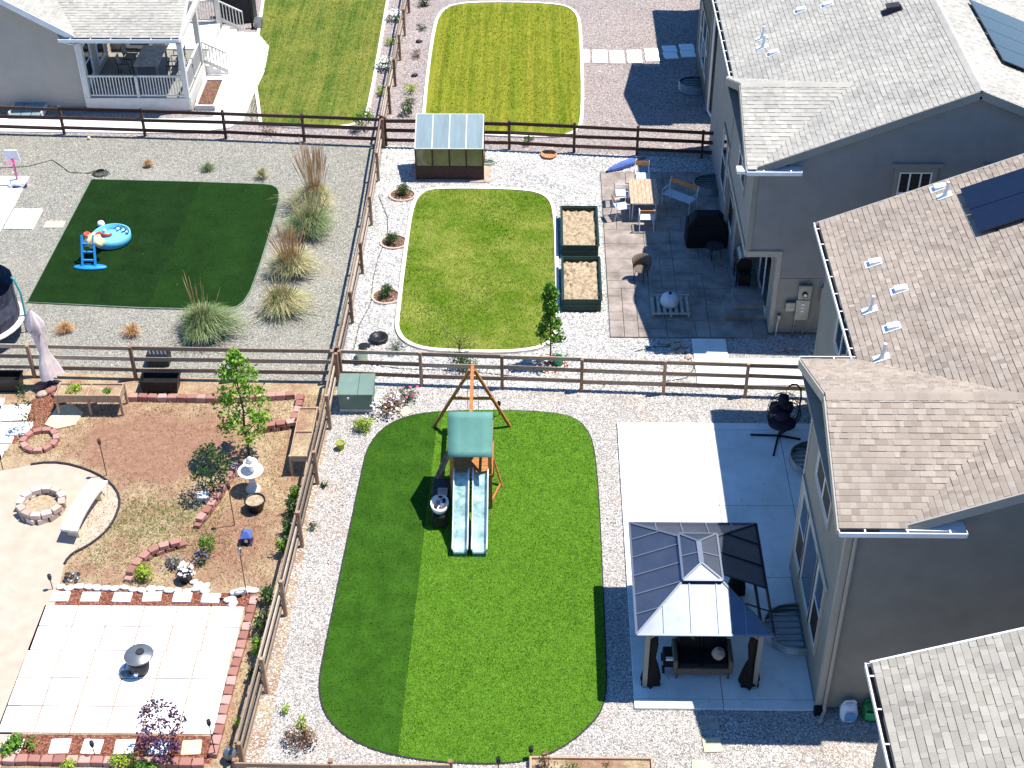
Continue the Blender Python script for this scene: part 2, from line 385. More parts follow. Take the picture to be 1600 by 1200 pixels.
# ------------------------------------------------------------------ ground, beds, lawns, paving
ngon_sheet('ground', [(-400,-300),(400,-300),(400,700),(-400,700)], 0, M['gravel_tan'])
ngon_sheet('gravel_bed', [(-6.5,-40),(40,-40),(40,-1.4),(8,-1.32),(-6.1,-.62)], .004, M['gravel_near'])
ngon_sheet('gravel_bed', [(-6.1,-.62),(8,-1.32),(40,-1.4),(40,13.3),(6.5,13.36),(-6.0,14.38)], .004, M['gravel_white'])
ngon_sheet('gravel_bed', [(-40,0),(-15.8,-.1),(-6.1,-.62),(-6.0,14.38),(-18.6,15.2),(-40,15.9)], .004, M['gravel_tan'])
ngon_sheet('gravel_bed', [(-40,15.9),(-18.6,15.2),(-6.0,14.38),(6.5,13.36),(40,13.3),(40,90),(-40,90)], .004, M['gravel_pink'])
ngon_sheet('garden_soil', [(-40,-40),(-6.5,-40),(-6.1,-.62),(-15.8,-.1),(-40,0)], .004, M['soil'])

near = smooth_loop([(-2.9,-1.95),(.55,-1.95),(1.45,-2.6),(1.68,-4.4),(1.68,-11),(1.66,-12.9),(1.25,-13.7),(.3,-14.55),(-.8,-14.8),(-2.6,-14.72),(-4,-14.35),(-4.9,-13.6),(-5.25,-12.6),(-5.2,-11),(-4.97,-5),(-4.88,-3.4),(-4.2,-2.35)], 2)
def clip_x(poly, x, keep_left):
    out = []; n = len(poly); xs = lambda p: -3.0+(p[1]+5)*.017 if x is None else x
    for i in range(n):
        a, b = poly[i], poly[(i+1) % n]; fa, fb = a[0]-xs(a), b[0]-xs(b)
        if keep_left: fa, fb = -fa, -fb
        if fa >= 0: out.append(a)
        if (fa >= 0) != (fb >= 0):
            t = fa/(fa-fb); out.append((a[0]+(b[0]-a[0])*t, a[1]+(b[1]-a[1])*t))
    return out
def field(name, loop, z, mat, thick=.035):
    return ngon_sheet(name, ccw(loop), z, mat, thick=thick)
field('artificial_lawn', clip_x(near, None, False), .040, M['turf'])
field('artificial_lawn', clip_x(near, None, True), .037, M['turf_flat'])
mb = MB(); ribbon(mb, near, offset_loop(near, .035) if ccw(near) is near else offset_loop(near, .035)[::-1], .004, .034)
tag(mb.build('lawn_edging', M['charcoal']), kind='structure')
def kerbed(name, loop, mat, it=2, w=.13, kerb='kerb'):
    L = ccw(smooth_loop(loop, it)); field(name, L, .045, mat, .04)
    if kerb:
        mb = MB(); ribbon(mb, L, offset_loop(L, w), .004, .075 if w > .1 else .052); tag(mb.build('lawn_kerb', M[kerb]), kind='structure')
kerbed('lawn', [(-3.6,11),(-.6,10.95),(.3,10.5),(.52,9.2),(.54,5),(.56,2.4),(.3,1.35),(-.8,1.02),(-2.6,1.05),(-3.8,1.2),(-4.45,1.9),(-4.5,3.2),(-4.54,8),(-4.5,9.9),(-4.25,10.8)], M['grass_mid'])
kerbed('lawn', [(-3.4,27.8),(.6,27.7),(1.6,26.9),(1.72,24.5),(1.66,16.6),(1.35,15.3),(.3,15.0),(-3.6,15.35),(-4.5,15.9),(-4.6,18),(-4.66,24),(-4.5,27)], M['grass_mown'])
kerbed('lawn', [(-13.4,36),(-7.7,36),(-7.1,30),(-7.02,25),(-6.92,18),(-7.0,16.3),(-7.6,15.85),(-9,15.75),(-11.55,15.95)], M['grass_mown_green'], 1)
kerbed('artificial_lawn', [(-16.62,11.6),(-13,11.45),(-10.15,11.28),(-9.85,11.2),(-9.66,11.02),(-9.55,10.75),(-9.46,10.2),(-9.45,8.5),(-9.5,5.7),(-9.57,4.3),(-9.68,3.7),(-9.85,3.4),(-10.2,3.25),(-10.8,3.23),(-13,3.3),(-16.78,3.58)], M['turf_dark'], 0, .035, 'edge_green')
field('artificial_lawn', [(-12.55,11.43),(-10.15,11.28),(-9.85,11.2),(-9.66,11.02),(-9.55,10.75),(-9.46,10.2),(-9.45,8.5),(-9.5,5.7),(-9.57,4.3),(-9.68,3.7),(-9.85,3.4),(-10.2,3.25),(-10.8,3.23),(-12.75,3.29)], .049, M['turf_dark2'], .003)

def slabs(name, rects, mat, top=.06, gap=.008, kind='structure'):
    base = bpy.data.objects.new(name, None); col.objects.link(base); base['kind'] = kind
    for x0, x1, y0, y1 in rects:
        MB().b2(x0+gap, x1-gap, y0+gap, y1-gap, .002, top).build('slab', mat, base, bevel=.006)
    return base
rows = [(-13.17,-12.87),(-12.87,-10.89),(-10.89,-8.82),(-8.82,-6.08),(-6.08,-2.82),(-2.82,-2.5)]
rc = []
for y0, y1 in rows:
    if y1 <= -8.8: rc += [(2.31,4.42,y0,y1),(4.42,6.58,y0,y1)]
    else: rc += [(2.31,4.98,y0,y1),(4.98,7.0,y0,y1),(7.0,7.98,y0,y1)]
slabs('concrete_patio', rc, M['concrete'], .07)
slabs('concrete_walk', [(4.82,5.9,-.62,1.73),(5.9,8.3,-.65,.7)], M['concrete'], .05)
# stamped ashlar patio: a random bond of rectangles on a grid
def ashlar(x0, x1, y0, y1, cell, rg):
    nx, ny = int(round((x1-x0)/cell)), int(round((y1-y0)/cell)); used = set(); out = []
    for j in range(ny):
        for i in range(nx):
            if (i, j) in used: continue
            for w, h in rg.sample([(2,1),(1,2),(2,2),(1,1),(3,2),(2,3)], 6)+[(1,1)]:
                cells = [(i+a, j+b) for a in range(w) for b in range(h)]
                if all(c not in used and c[0] < nx and c[1] < ny for c in cells): break
            used.update(cells); cx, cy = (x1-x0)/nx, (y1-y0)/ny
            out.append((x0+i*cx, x0+(i+w)*cx, y0+j*cy, y0+(j+h)*cy))
    return out
rr = random.Random(4)
slabs('stamped_patio', ashlar(2.27, 7.27, 1.79, 12.3, .46, rr), M['stamped'], .055, .007)
slabs('patio_step', [(5.95,7.27,2.75,4.1)], M['stamped'], .2, 0)
slabs('patio_step', [(6.3,7.27,3.15,4.1)], M['stamped'], .36, 0)

# stepping pads across the pink gravel, slightly fanned
sp = empty('stepping_path'); sp['kind'] = 'structure'
for i, (x0, x1, yc, a) in enumerate([(1.85,2.1,22.2,0),(2.22,2.86,22.15,0),(2.95,3.58,22.12,0),(3.7,4.32,22.15,.02),(4.46,5.06,22.32,.06),(5.27,5.86,22.6,.1),(6.0,6.62,22.76,.06)]):
    for s in (-1, 1):
        MB().box((0, 0, .03), (x1-x0, .6, .05)).build('paver', M['paver'], sp, ((x0+x1)/2, yc+s*.33, 0), a, bevel=.008)
sp = empty('stepping_path'); sp['kind'] = 'structure'
for x, y, a, mt in ((4.05,-13.53,0,'wood_pallet'),(4.05,-14.2,.05,'stone_step'),(3.74,-14.85,-.12,'stone_step'),(4.0,-15.6,.2,'stone_step')):
    MB().box((0, 0, .025), (.42, .4, .05)).build('paver', M[mt], sp, (x, y, 0), a, bevel=.008)

# left-hand yard: pavers at its edge
slabs('concrete_pad', [(-20.4,-18.98,7.9,10.4),(-20.6,-19.0,10.42,11.8)], M['paver'], .06)
slabs('concrete_pad', [(-18.9,-17.85,8.1,9.45)], M['paver'], .07)
slabs('sandstone_pad', [(-17.55,-16.82,8.22,8.7)], M['block_buff'], .03)

# garden corner bottom left
field('sand_terrace', smooth_loop([(-19,-4.9),(-15.3,-4.9),(-13.9,-4.3),(-12.4,-4.85),(-11.5,-5.8),(-11.5,-7.0),(-11.9,-7.75),(-12.45,-8.2),(-12.4,-9.0),(-12.3,-9.6),(-12.2,-14.2),(-12.2,-20),(-19,-20)], 2), .02, M['sand'], .016)
mb = MB(); arc = smooth_loop([(-15.3,-4.9),(-13.9,-4.3),(-12.4,-4.85),(-11.5,-5.8),(-11.5,-7.0),(-11.9,-7.75),(-12.45,-8.2),(-12.4,-9.0)], 2)[1:-4]
arc = arc[:[i for i, p in enumerate(arc) if p[1] < -8.5][0]]
mb.tube([(x, y, .04) for x, y in arc], .035, 6); tag(mb.build('terrace_edging', M['charcoal']), kind='structure')
field('mulch_strip', [(-12.55,-10.0),(-7.35,-10.12),(-7.32,-9.5),(-12.4,-9.4)], .012, M['mulch'], .008)
field('mulch_strip', [(-14,-14.75),(-7.42,-14.85),(-7.45,-14.0),(-14,-13.9)], .012, M['mulch'], .008)
field('mulch_strip', [(-15.2,-3.6),(-14.6,-3.1),(-13.9,-1.4),(-14.6,-1.0),(-15.6,-1.9),(-16,-3)], .012, M['mulch'], .008)
field('joint_sand', [(-12.6,-14.08),(-7.42,-14.08),(-7.42,-9.97),(-12.55,-9.97)], .02, M['soil'], .01)
pp = empty('paver_patio'); pp['kind'] = 'structure'
ys = [-9.98,-10.7,-11.5,-12.38,-13.25,-14.05]
for j in range(5):
    for i in range(6):
        w = 5.08/6; x0 = -12.52+i*w-(.05 if j > 1 else 0)
        MB().b2(x0+.018, x0+w-.018, ys[j+1]+.015, ys[j]-.015, .002, .05+rnd.uniform(-.004, .006)).build('paver', M['paver'], pp, bevel=.007)
sp = empty('stepping_path'); sp['kind'] = 'structure'
for x in (-12.23,-11.45,-10.63,-9.87,-9.09,-8.35): MB().box((0, 0, .03), (.47, .33, .055)).build('paver', M['paver'], sp, (x, -9.68+rnd.uniform(-.02, .02), 0), rnd.uniform(-.05, .05), bevel=.012)
sp = empty('stepping_path'); sp['kind'] = 'structure'
for x in (-13.2,-12.1,-11.0,-10.25,-9.5,-8.7,-7.95): MB().box((0, 0, .03), (.46, .42, .055)).build('paver', M['paver'] if x < -8.5 else M['stone_step'], sp, (x, -14.42, 0), rnd.uniform(-.08, .08), bevel=.02)
sp = empty('stepping_path'); sp['kind'] = 'structure'
for x, y, a, w, d in ((-15.6,-2.2,.1,.95,.75),(-15.35,-2.95,.05,1.0,.6),(-15.8,-3.45,0,1.1,.3),(-15.85,-3.8,0,1.1,.28),(-15.9,-4.12,0,1.1,.28),(-15.9,-4.45,0,1.1,.26),(-16.4,-2.0,.1,.8,.9)):
    MB().box((0, 0, .03), (w, d, .06)).build('paver', M['paver'], sp, (x, y, 0), a, bevel=.015)
MB().prism([(-13.6,-2.75),(-13.5,-2.2),(-13.95,-1.75),(-14.35,-1.9),(-14.5,-2.75),(-14.1,-2.95)], .004, .06).build('paver', M['stone_step'], sp)
# house walk and bin store top left
walk = [(-26,15.4),(-13.6,15.2),(-12.2,15.7),(-11.75,16.3),(-11.68,18.5),(-11.55,20.5),(-11.72,23.1),(-12.45,24.5),(-14.1,24.6),(-14.1,18.0),(-13.0,18.0),(-13.0,16.5),(-15.2,16.4),(-26,16.9)]
field('concrete_walk', walk, .05, M['concrete'], .045)

# ------------------------------------------------------------------ houses
def scan(poly, y):
    xs = []
    for i in range(len(poly)):
        a, b = poly[i], poly[(i+1) % len(poly)]
        if (a[1] <= y) != (b[1] <= y): xs.append(a[0]+(b[0]-a[0])*(y-a[1])/(b[1]-a[1]))
    xs.sort(); return [(xs[i], xs[i+1]) for i in range(0, len(xs)-1, 2)]
def siding(parent, o, u, nrm, poly, mat, h=.17, name='siding'):
    """lapped boards over the polygon poly (u, z) of a wall; each board leans out at its foot"""
    o, u, nrm = Vector(o), Vector(u), Vector(nrm); mb = MB(); z = min(p[1] for p in poly); top = max(p[1] for p in poly)
    pt = lambda a, zz, d: o+u*a+Vector((0, 0, zz))+nrm*d
    flip = u.cross(Vector((0, 0, 1))).dot(nrm) < 0
    while z < top-.01:
        z1 = min(z+h, top); A, B = scan(poly, z+1e-4), scan(poly, z1-1e-4)
        if A and B:
            (a0, a1), (b0, b1) = A[0], B[-1]
            q = [pt(a0, z, .026), pt(a1, z, .026), pt(b1, z1, 0), pt(b0, z1, 0), pt(a0, z, -.004), pt(a1, z, -.004)]
            f = [[0,1,2,3],[4,5,1,0]]
            mb.add(q, [k[::-1] for k in f] if flip else f)
        z = z1
    return mb.build(name, mat, parent)
UNIT = {}
def unit_shingle(mat, k):
    key = (mat.name, k)
    if key not in UNIT:
        t = .012
        UNIT[key] = MB().add([(0,0,t),(1,0,t),(1,1,.003),(0,1,.003),(0,0,-.004),(1,0,-.004),(1,1,-.004),(0,1,-.004)],
                             [(0,1,2,3),(4,5,1,0),(5,6,2,1),(7,4,0,3)], k/7).mesh('shingle', mat)
    return UNIT[key]
def roof_plane(house, roof, o, u, v, poly, mat, single=0, expo=.15, near=None, base=True, wmul=.85):
    """shingled roof plane: o eave corner, u along the eave, v up the slope, poly in (u, v) metres"""
    o, u, v = Vector(o), Vector(u).normalized(), Vector(v).normalized(); n = u.cross(v)
    pt = lambda a, b, d=0: o+u*a+v*b+n*d
    if base:
        k = len(poly); mb = MB(); mb.add([pt(*p) for p in poly]+[pt(*p, -.09) for p in poly], [list(range(k)), list(range(k, 2*k))[::-1]]+[[i, k+i, k+(i+1) % k, (i+1) % k] for i in range(k)])
        mb.build('roof_deck', mat, roof)
    b = min(p[1] for p in poly); top = max(p[1] for p in poly); tabs = []; row = 0
    while b < top:
        e = min(expo, top-b)
        for x0, x1 in scan(poly, b+e*.5):
            x = x0-rnd.uniform(0, .3)
            while x < x1:
                w = rnd.choice((.12,.15,.18,.21,.26))*wmul; a0, a1 = max(x, x0), min(x+w, x1)
                if a1-a0 > .02: tabs.append((a0, b, a1-a0, e, max(0, min(7, int(rnd.gauss(3.4, 1.6))))))
                x += w
        b += expo; row += 1
    if single:
        tabs.sort(key=lambda t: (pt(t[0], t[1])-near).length)
        for a, bb, w, e, k in tabs[:single]:
            ob = link('shingle', unit_shingle(mat, k), roof)
            ob.matrix_local = Matrix.Translation(pt(a, bb)) @ Matrix((u, v, n)).transposed().to_4x4() @ Matrix.Diagonal((w*.995, e*1.06, 1, 1))
        tabs = tabs[single:]
    if tabs:
        mb = MB()
        for a, bb, w, e, k in tabs:
            t = .012+.009*(k & 1); w *= .995; e *= 1.06
            mb.add([pt(a,bb,t),pt(a+w,bb,t),pt(a+w,bb+e,.003),pt(a,bb+e,.003),pt(a,bb,-.004),pt(a+w,bb,-.004)], [(0,1,2,3),(4,5,1,0)], k/7)
        ob = mb.build('shingle_courses', mat, roof); ob['kind'] = 'stuff'
def ridge_cap(roof, a, b, mat, w=.16, drop=.07):
    a, b = Vector(a), Vector(b); d = b-a; L = d.length; d.normalize(); n = max(1, int(L/.24)); s = d.cross(Vector((0, 0, 1))).normalized()
    mb = MB()
    for i in range(n):
        p, q = a+d*(L*i/n), a+d*(L*(i+1.12)/n); z0, z1 = Vector((0, 0, .02)), Vector((0, 0, .034)); dn = Vector((0, 0, drop))
        mb.add([p-s*w-dn+z0, p+z0, p+s*w-dn+z0, q-s*w-dn+z1, q+z1, q+s*w-dn+z1], [(1,0,3,4),(2,1,4,5),(3,0,1,2),(4,3,5,4)][:2], rnd.uniform(.25, .6))
    mb.build('ridge_cap', mat, roof)
def gutter(parent, a, b, out, hang=.75):
    """open U gutter from a to b at eave height, out = direction away from the roof"""
    a, b, o = Vector(a), Vector(b), Vector(out); d = (b-a).normalized(); mb = MB(); up = Vector((0, 0, 1))
    mb.bar(a+o*.125-up*.05, b+o*.125-up*.05, .012, .12); mb.bar(a+o*.125+up*.012, b+o*.125+up*.012, .03, .014)
    for p in (a, b): mb.bar(p-up*.05, p+o*.125-up*.05, .012, .11)
    n = max(1, int((b-a).length/hang))
    for i in range(1, n+1):
        p = a+(b-a)*((i-.4)/n); mb.bar(p+o*.01+up*.012, p+o*.12+up*.012, .035, .012)
    g = mb.build('gutter', M['white'], parent)
    m2 = MB(); m2.bar(a+o*.062-up*.10, b+o*.062-up*.10, .118, .012); m2.build('gutter_floor', M['gutter_in'], g)
def window(parent, c, u, nrm, w, h, trim=.1, cols=1, rows=1, screen=None, frame='white', trim_m='trim', hood=False):
    """c centre on the wall, u along the wall, nrm outwards; parts: frame, then each pane"""
    c, u, nrm = Vector(c), Vector(u), Vector(nrm); up = Vector((0, 0, 1)); mb = MB(); fm = MB()
    P = lambda a, z, d: c+u*a+up*z+nrm*d
    def plank(m, a0, a1, z0, z1, d0, d1): m.hexa([P(a0,z0,d0),P(a1,z0,d0),P(a1,z0,d1),P(a0,z0,d1),P(a0,z1,d0),P(a1,z1,d0),P(a1,z1,d1),P(a0,z1,d1)])
    W, H = w/2, h/2
    plank(mb, -W-trim, -W, -H-trim, H+trim, 0, .05); plank(mb, W, W+trim, -H-trim, H+trim, 0, .05)
    plank(mb, -W, W, H, H+trim*1.1, 0, .052); plank(mb, -W, W, -H-trim, -H, 0, .056)
    if hood: plank(mb, -W-trim*1.8, W+trim*1.8, H+trim*1.1, H+trim*2.0, 0, .07)
    win = mb.build('window', M[trim_m], parent); t = .045
    plank(fm, -W, -W+t, -H, H, .004, .042); plank(fm, W-t, W, -H, H, .004, .042); plank(fm, -W+t, W-t, H-t, H, .004, .042); plank(fm, -W+t, W-t, -H, -H+t, .004, .042)
    for i in range(1, cols): x = -W+w*i/cols; plank(fm, x-.022, x+.022, -H+t, H-t, .006, .04)
    for j in range(1, rows): z = -H+h*j/rows; plank(fm, -W+t, W-t, z-.022, z+.022, .006, .038)
    fm.build('frame', M[frame], win)
    for i in range(cols):
        for j in range(rows):
            a0, a1 = -W+w*i/cols, -W+w*(i+1)/cols; z0, z1 = -H+h*j/rows, -H+h*(j+1)/rows
            g = MB(); q = [P(a0,z0,.018),P(a1,z0,.018),P(a1,z1,.018),P(a0,z1,.018)]
            if u.cross(up).dot(nrm) < 0: q = q[::-1]
            g.add(q, [(0,1,2,3)]); g.build('pane', M['screen'] if screen and (i, j) in screen else M['glass'], win)
    return win
def vbar(parent, name, x, y, z0, z1, w, mat, d=None):
    MB().b2(x-w/2, x+w/2, y-(d or w)/2, y+(d or w)/2, z0, z1).build(name, M[mat], parent)

def roofed_house(name, label, P):
    """two-storey house: long roof sloping down to the yard, with a gable block at its corner"""
    h = empty(name, label, 'house', (P['wx']+4, (P['y0']+P['y1'])/2, 0), world=True)
    mx, e, s, rl = P['mx'], P['e'], P['s'], P['run']; y0, y1 = P['y0'], P['y1']; mat = M[P['mat']]; sm = M[P['siding']]; tm = P['trim']
    rx, rz = mx+rl, e+s*rl; sl = math.hypot(rl, s*rl)
    roof = MB().bar((rx, y0+.05, rz-.12), (rx, y1-.05, rz-.12), .1, .1).build('roof', M[tm], h)
    vd = Vector((rl, 0, s*rl)).normalized()
    g = P.get('g')
    near = Vector((0, -36, 27.38))
    # west slope of the long roof, cut where the gable roof comes through
    if g:
        gs, gn, gr = g['s'], g['n'], g['ridge']; gy = (gs+gn)/2; k = (gr-e)/s; kv = math.hypot(k, gr-e)
        L = y1-y0
        U = lambda y: y1-y                      # u runs towards the camera (-Y)
        poly = [(0, 0), (U(gn), 0), (U(gy), kv), (U(max(gs, y0+.001)), (0 if gs > y0 else (y0-gs)/(gy-gs)*kv)), (L, (0 if gs > y0 else (y0-gs)/(gy-gs)*kv)), (L, sl), (0, sl)]
        q = []
        for p in poly:
            if not q or (abs(p[0]-q[-1][0])+abs(p[1]-q[-1][1])) > 1e-3: q.append(p)
        poly = q
    else: poly = [(0, 0), (y1-y0, 0), (y1-y0, sl), (0, sl)]
    roof_plane(h, roof, (mx, y1, e), (0, -1, 0), vd, poly, mat, P.get('single_main', 0), near=near)
    roof_plane(h, roof, (rx+rl, y0, e), (0, 1, 0), Vector((-rl, 0, s*rl)), [(0, 0), (y1-y0, 0), (y1-y0, sl), (0, sl)], mat)
    ridge_cap(roof, (rx, y0, rz), (rx, y1, rz), mat)
    # rake boards of the long roof
    for y, d in ((y0, -1), (y1, 1)):
        mb = MB(); mb.bar((mx, y+d*.02, e-.12), (rx, y+d*.02, rz-.12), .04, .24); mb.bar((rx, y+d*.02, rz-.12), (rx+rl, y+d*.02, e-.12), .04, .24)
        mb.build('rake_board', M[P['rake']], h)
    if g:
        gx = g['x']; ge = e; half = gy-gs; gl = math.hypot(half, gr-e); gs_s = (gr-e)/half; xin = mx+k
        # two slopes of the gable block; valley meets the long roof
        roof_plane(h, roof, (gx, gs, e), (1, 0, 0), (0, half, gr-e), [(0, 0), (mx-gx, 0), (xin-gx, gl), (0, gl)], mat, P.get('single_gable', 0), near=near)
        roof_plane(h, roof, (xin, gn, e), (-1, 0, 0), (0, -half, gr-e), [(xin-mx, 0), (xin-gx, 0), (xin-gx, gl), (0, gl)], mat)
        ridge_cap(roof, (gx, gy, gr), (xin, gy, gr), mat)
        mb = MB(); mb.bar((gx-.02, gs, e-.13), (gx-.02, gy, gr-.13), .04, .22); mb.bar((gx-.02, gy, gr-.13), (gx-.02, gn, e-.13), .04, .22); mb.build('rake_board', M[tm], h)
        gutter(h, (gx, gs, e-.03), (g.get('gx1', mx), gs, e-.03), (0, -1, 0)); gutter(h, (gx, gn, e-.03), (mx, gn, e-.03), (0, 1, 0))
        if g.get('gx1', mx) > mx+.2:           # boxed return under the rake
            MB().b2(mx-.5, g['gx1'], gs+.0, gs+.32, e-.16, e-.06).build('eave_return', M['white'], h)
        gutter(h, (mx, gn, e-.03), (mx, y1, e-.03), (-1, 0, 0))
        soff = MB(); soff.b2(gx, mx+.3, gs+.01, gn-.01, e-.17, e-.135); soff.build('soffit', M[tm], h)
        # walls of the gable block
        wx, ws, wn = P['wx'], g['ws'], g['wn']; wz = g.get('z0', .12)
        zt = lambda y: min(gr-.1, e-.1+gs_s*min(y-gs, gn-y))
        siding(h, (wx, wn, 0), (0, -1, 0), (-1, 0, 0), [(0, wz), (wn-ws, wz), (wn-ws, zt(ws)), (wn-gy, gr-.12), (0, zt(wn))], sm)
        if not P.get('flush'): siding(h, (wx, wn, 0), (1, 0, 0), (0, 1, 0), [(0, .12), (mx+.3-wx, .12), (mx+.3-wx, e-.13), (0, e-.13)], sm)
        mb = MB(); mb.b2(wx-.035, wx+.11, ws-.035, ws+.11, wz-.04, e-.14); mb.build('corner_board', M[tm], h)
        mb = MB(); mb.b2(wx-.035, wx+.09, wn-.09, wn+.035, .08, e-.14); mb.build('corner_board', M[tm], h)
        south = ws
    else: wx = P['wx']; south = y0+.3; gutter(h, (mx, y0, e-.03), (mx, y1, e-.03), (-1, 0, 0))
    mw = P['mw']                                # wall under the long eave
    nn = y1-.3
    siding(h, (mw, nn, 0), (0, -1, 0), (-1, 0, 0), [(0, .12), (nn-(g['wn'] if g else south), .12), (nn-(g['wn'] if g else south), e-.13), (0, e-.13)], sm)
    ex = 2*rx-mw                                # gable wall facing the camera
    x0 = P.get('sx', wx); zt = lambda x: min(e+s*(x-mx), e+s*(2*rx-mx-x))-.16
    pl = [(0, P.get('sz', .12)), (ex-x0, P.get('sz', .12)), (ex-x0, zt(ex)), (rx-x0, zt(rx)), (max(mx, x0)-x0, zt(max(mx, x0)))]
    if x0 < mx: pl.append((0, e-.14))
    siding(h, (x0, south, 0), (1, 0, 0), (0, -1, 0), pl, sm)
    siding(h, (mw, nn, 0), (1, 0, 0), (0, 1, 0), [(0, .12), (ex-mw, .12), (ex-mw, zt(ex)), (rx-mw, zt(rx)), (0, zt(max(mw, mx)))], sm)
    for c in P.get('core', [(mw+.06, ex-.06, south+.06, nn-.06, 0, e-.25)]): MB().b2(*c).build('wall_core', M['foundation'], h)
    for c in P.get('foot', [(wx+.02, mw+.1, south+.012, (g['wn'] if g else nn)-.012, 0, .13)]): MB().b2(*c).build('foundation', M['foundation'], h)
    return h, roof
def roof_vent(parent, p, s, size=(.29, .22, .11), mat='metal_white', rot=0):
    """low box vent with a flat flashing, set on a slope rising towards +X"""
    t = MB(); a = math.atan(s); p = Vector(p); ux, uz = Vector((math.cos(a), 0, math.sin(a))), Vector((-math.sin(a), 0, math.cos(a)))
    Q = lambda x, y, z: p+ux*x+Vector((0, y, 0))+uz*z
    L, W, H = size; t.hexa([Q(-L/2,-W/2,.02),Q(L/2,-W/2,.02),Q(L/2,W/2,.02),Q(-L/2,W/2,.02),Q(-L/2,-W/2,H),Q(L/2,-W/2,H*.6),Q(L/2,W/2,H*.6),Q(-L/2,W/2,H)])
    t.hexa([Q(-L*.95,-W*.7,.012),Q(L*.6,-W*.7,.012),Q(L*.6,W*.7,.012),Q(-L*.95,W*.7,.012),Q(-L*.95,-W*.7,.024),Q(L*.6,-W*.7,.024),Q(L*.6,W*.7,.024),Q(-L*.95,W*.7,.024)])
    t.build('roof_vent', M[mat], parent, bevel=.012)
def vent_pipe(parent, p, s, h=.42):
    p = Vector(p); t = MB(); t.tube([p, p+Vector((0, 0, h))], .045, 8); a = math.atan(s); ux = Vector((math.cos(a), 0, math.sin(a)))
    t.bar(p-ux*.24+Vector((0, 0, .02)), p+ux*.16+Vector((0, 0, .02)), .26, .014, up=(-math.sin(a), 0, math.cos(a))); t.tube([p, p+Vector((0, 0, .14))], [.1, .055], 8)
    t.build('vent_pipe', M['metal_white'], parent)
def solar_array(name, label, o, u, v, nu, nv, w, hh):
    """framed panels on rails lying 12 cm off a slope; o lower corner"""
    o, u, v = Vector(o), Vector(u).normalized(), Vector(v).normalized(); n = u.cross(v)
    t = empty(name, label, 'solar panels', tuple(o), world=True)
    fm = MB()
    for i in range(nu):
        for j in range(nv):
            a0, a1, b0, b1 = i*w+.012, (i+1)*w-.012, j*hh+.012, (j+1)*hh-.012
            Q = lambda a, b, d: o+u*a+v*b+n*d
            MB().hexa([Q(a0,b0,.11),Q(a1,b0,.11),Q(a1,b1,.11),Q(a0,b1,.11),Q(a0,b0,.145),Q(a1,b0,.145),Q(a1,b1,.145),Q(a0,b1,.145)]).build('panel', M['solar'], t)
    for j in range(nv):
        for k in (.25, .75): fm.bar(o+v*(j*hh+hh*k)+n*.07, o+u*(nu*w)+v*(j*hh+hh*k)+n*.07, .04, .08, up=n)
    for i in range(nu*2+1):
        for j in (0.25, nv-.25): p = o+u*(i*w/2)+v*(j*hh); fm.bar(p-n*.02, p+n*.05, .05, .05, up=v)
    fm.build('rail', M['metal_dark'], t)
    return t

A, roofA = roofed_house('house', 'taupe two-storey house with a tan shingle roof above the concrete patio', dict(mx=7.66, e=6.15, s=.41, run=6.1, y0=-13.32, y1=-1.24, wx=6.6, mw=8.0, mat='shingle_tan', siding='siding', trim='trim', rake='trim',
    single_gable=150, single_main=150, g=dict(x=6.3, s=-13.42, n=-7.52, ridge=7.4, ws=-13.1, wn=-8.45, gx1=8.95)))
MB().b2(8.02, 19.3, -8.4, -1.56, 0, .13).build('foundation', M['foundation'], A)
MB().b2(6.72, 8.4, -12.98, -8.55, 0, 5.9).build('wall_core', M['foundation'], A)
# its windows: upper pair, lower triple with a door-height centre
window(A, (6.585,-10.65,5.15), (0,-1,0), (-1,0,0), 1.75, 1.35, cols=2, rows=2, screen={(0,0),(1,0)})
for c, w, sc in ((-9.25, .85, {(0,0)}), (-10.5, 1.35, None), (-11.75, .85, {(0,0)})): window(A, (6.585,c,2.1), (0,-1,0), (-1,0,0), w, 2.05, trim=.12, cols=1, rows=2 if sc else 1, screen=sc)
MB().b2(6.53,6.58,-12.46,-8.5,3.25,3.36).build('head_trim', M['trim'], A)
window(A, (7.985,-4.6,4.7), (0,-1,0), (-1,0,0), 1.5, 1.3, cols=2)
mb = MB(); mb.tube([(6.76,-13.17,5.95),(6.76,-13.19,5.8),(6.76,-13.18,.35),(6.74,-13.3,.15),(6.6,-13.55,.08)], .045, 8); mb.build('downspout', M['trim'], A)
mb = MB(); mb.b2(6.52,6.72,-13.3,-13.14,.005,.2); mb.build('drain_boot', M['black'], A)
for p in ((8.67,-3.85,1),(9.03,-5.3,1),(8.62,-6.68,1)): x = p[0]; roof_vent(A, (x, p[1]-.05, 6.15+.41*(x-7.66)), .41)
for x, y in ((8.2,-7.75),(8.26,-5.8)): vent_pipe(A, (x, y, 6.15+.41*(x-7.66)), .41)
vent_pipe(A, (10.75,-1.95,6.15+.41*3.09), .41); roof_vent(A, (10.7,-1.5,6.15+.41*3.04), .41)
solar_array('solar_array', 'dark blue solar panels on the tan shingle roof', (11.1,-2.05,6.15+.41*3.44), (0,-1,0), (1,0,.41), 2, 2, 1.08, 1.75)

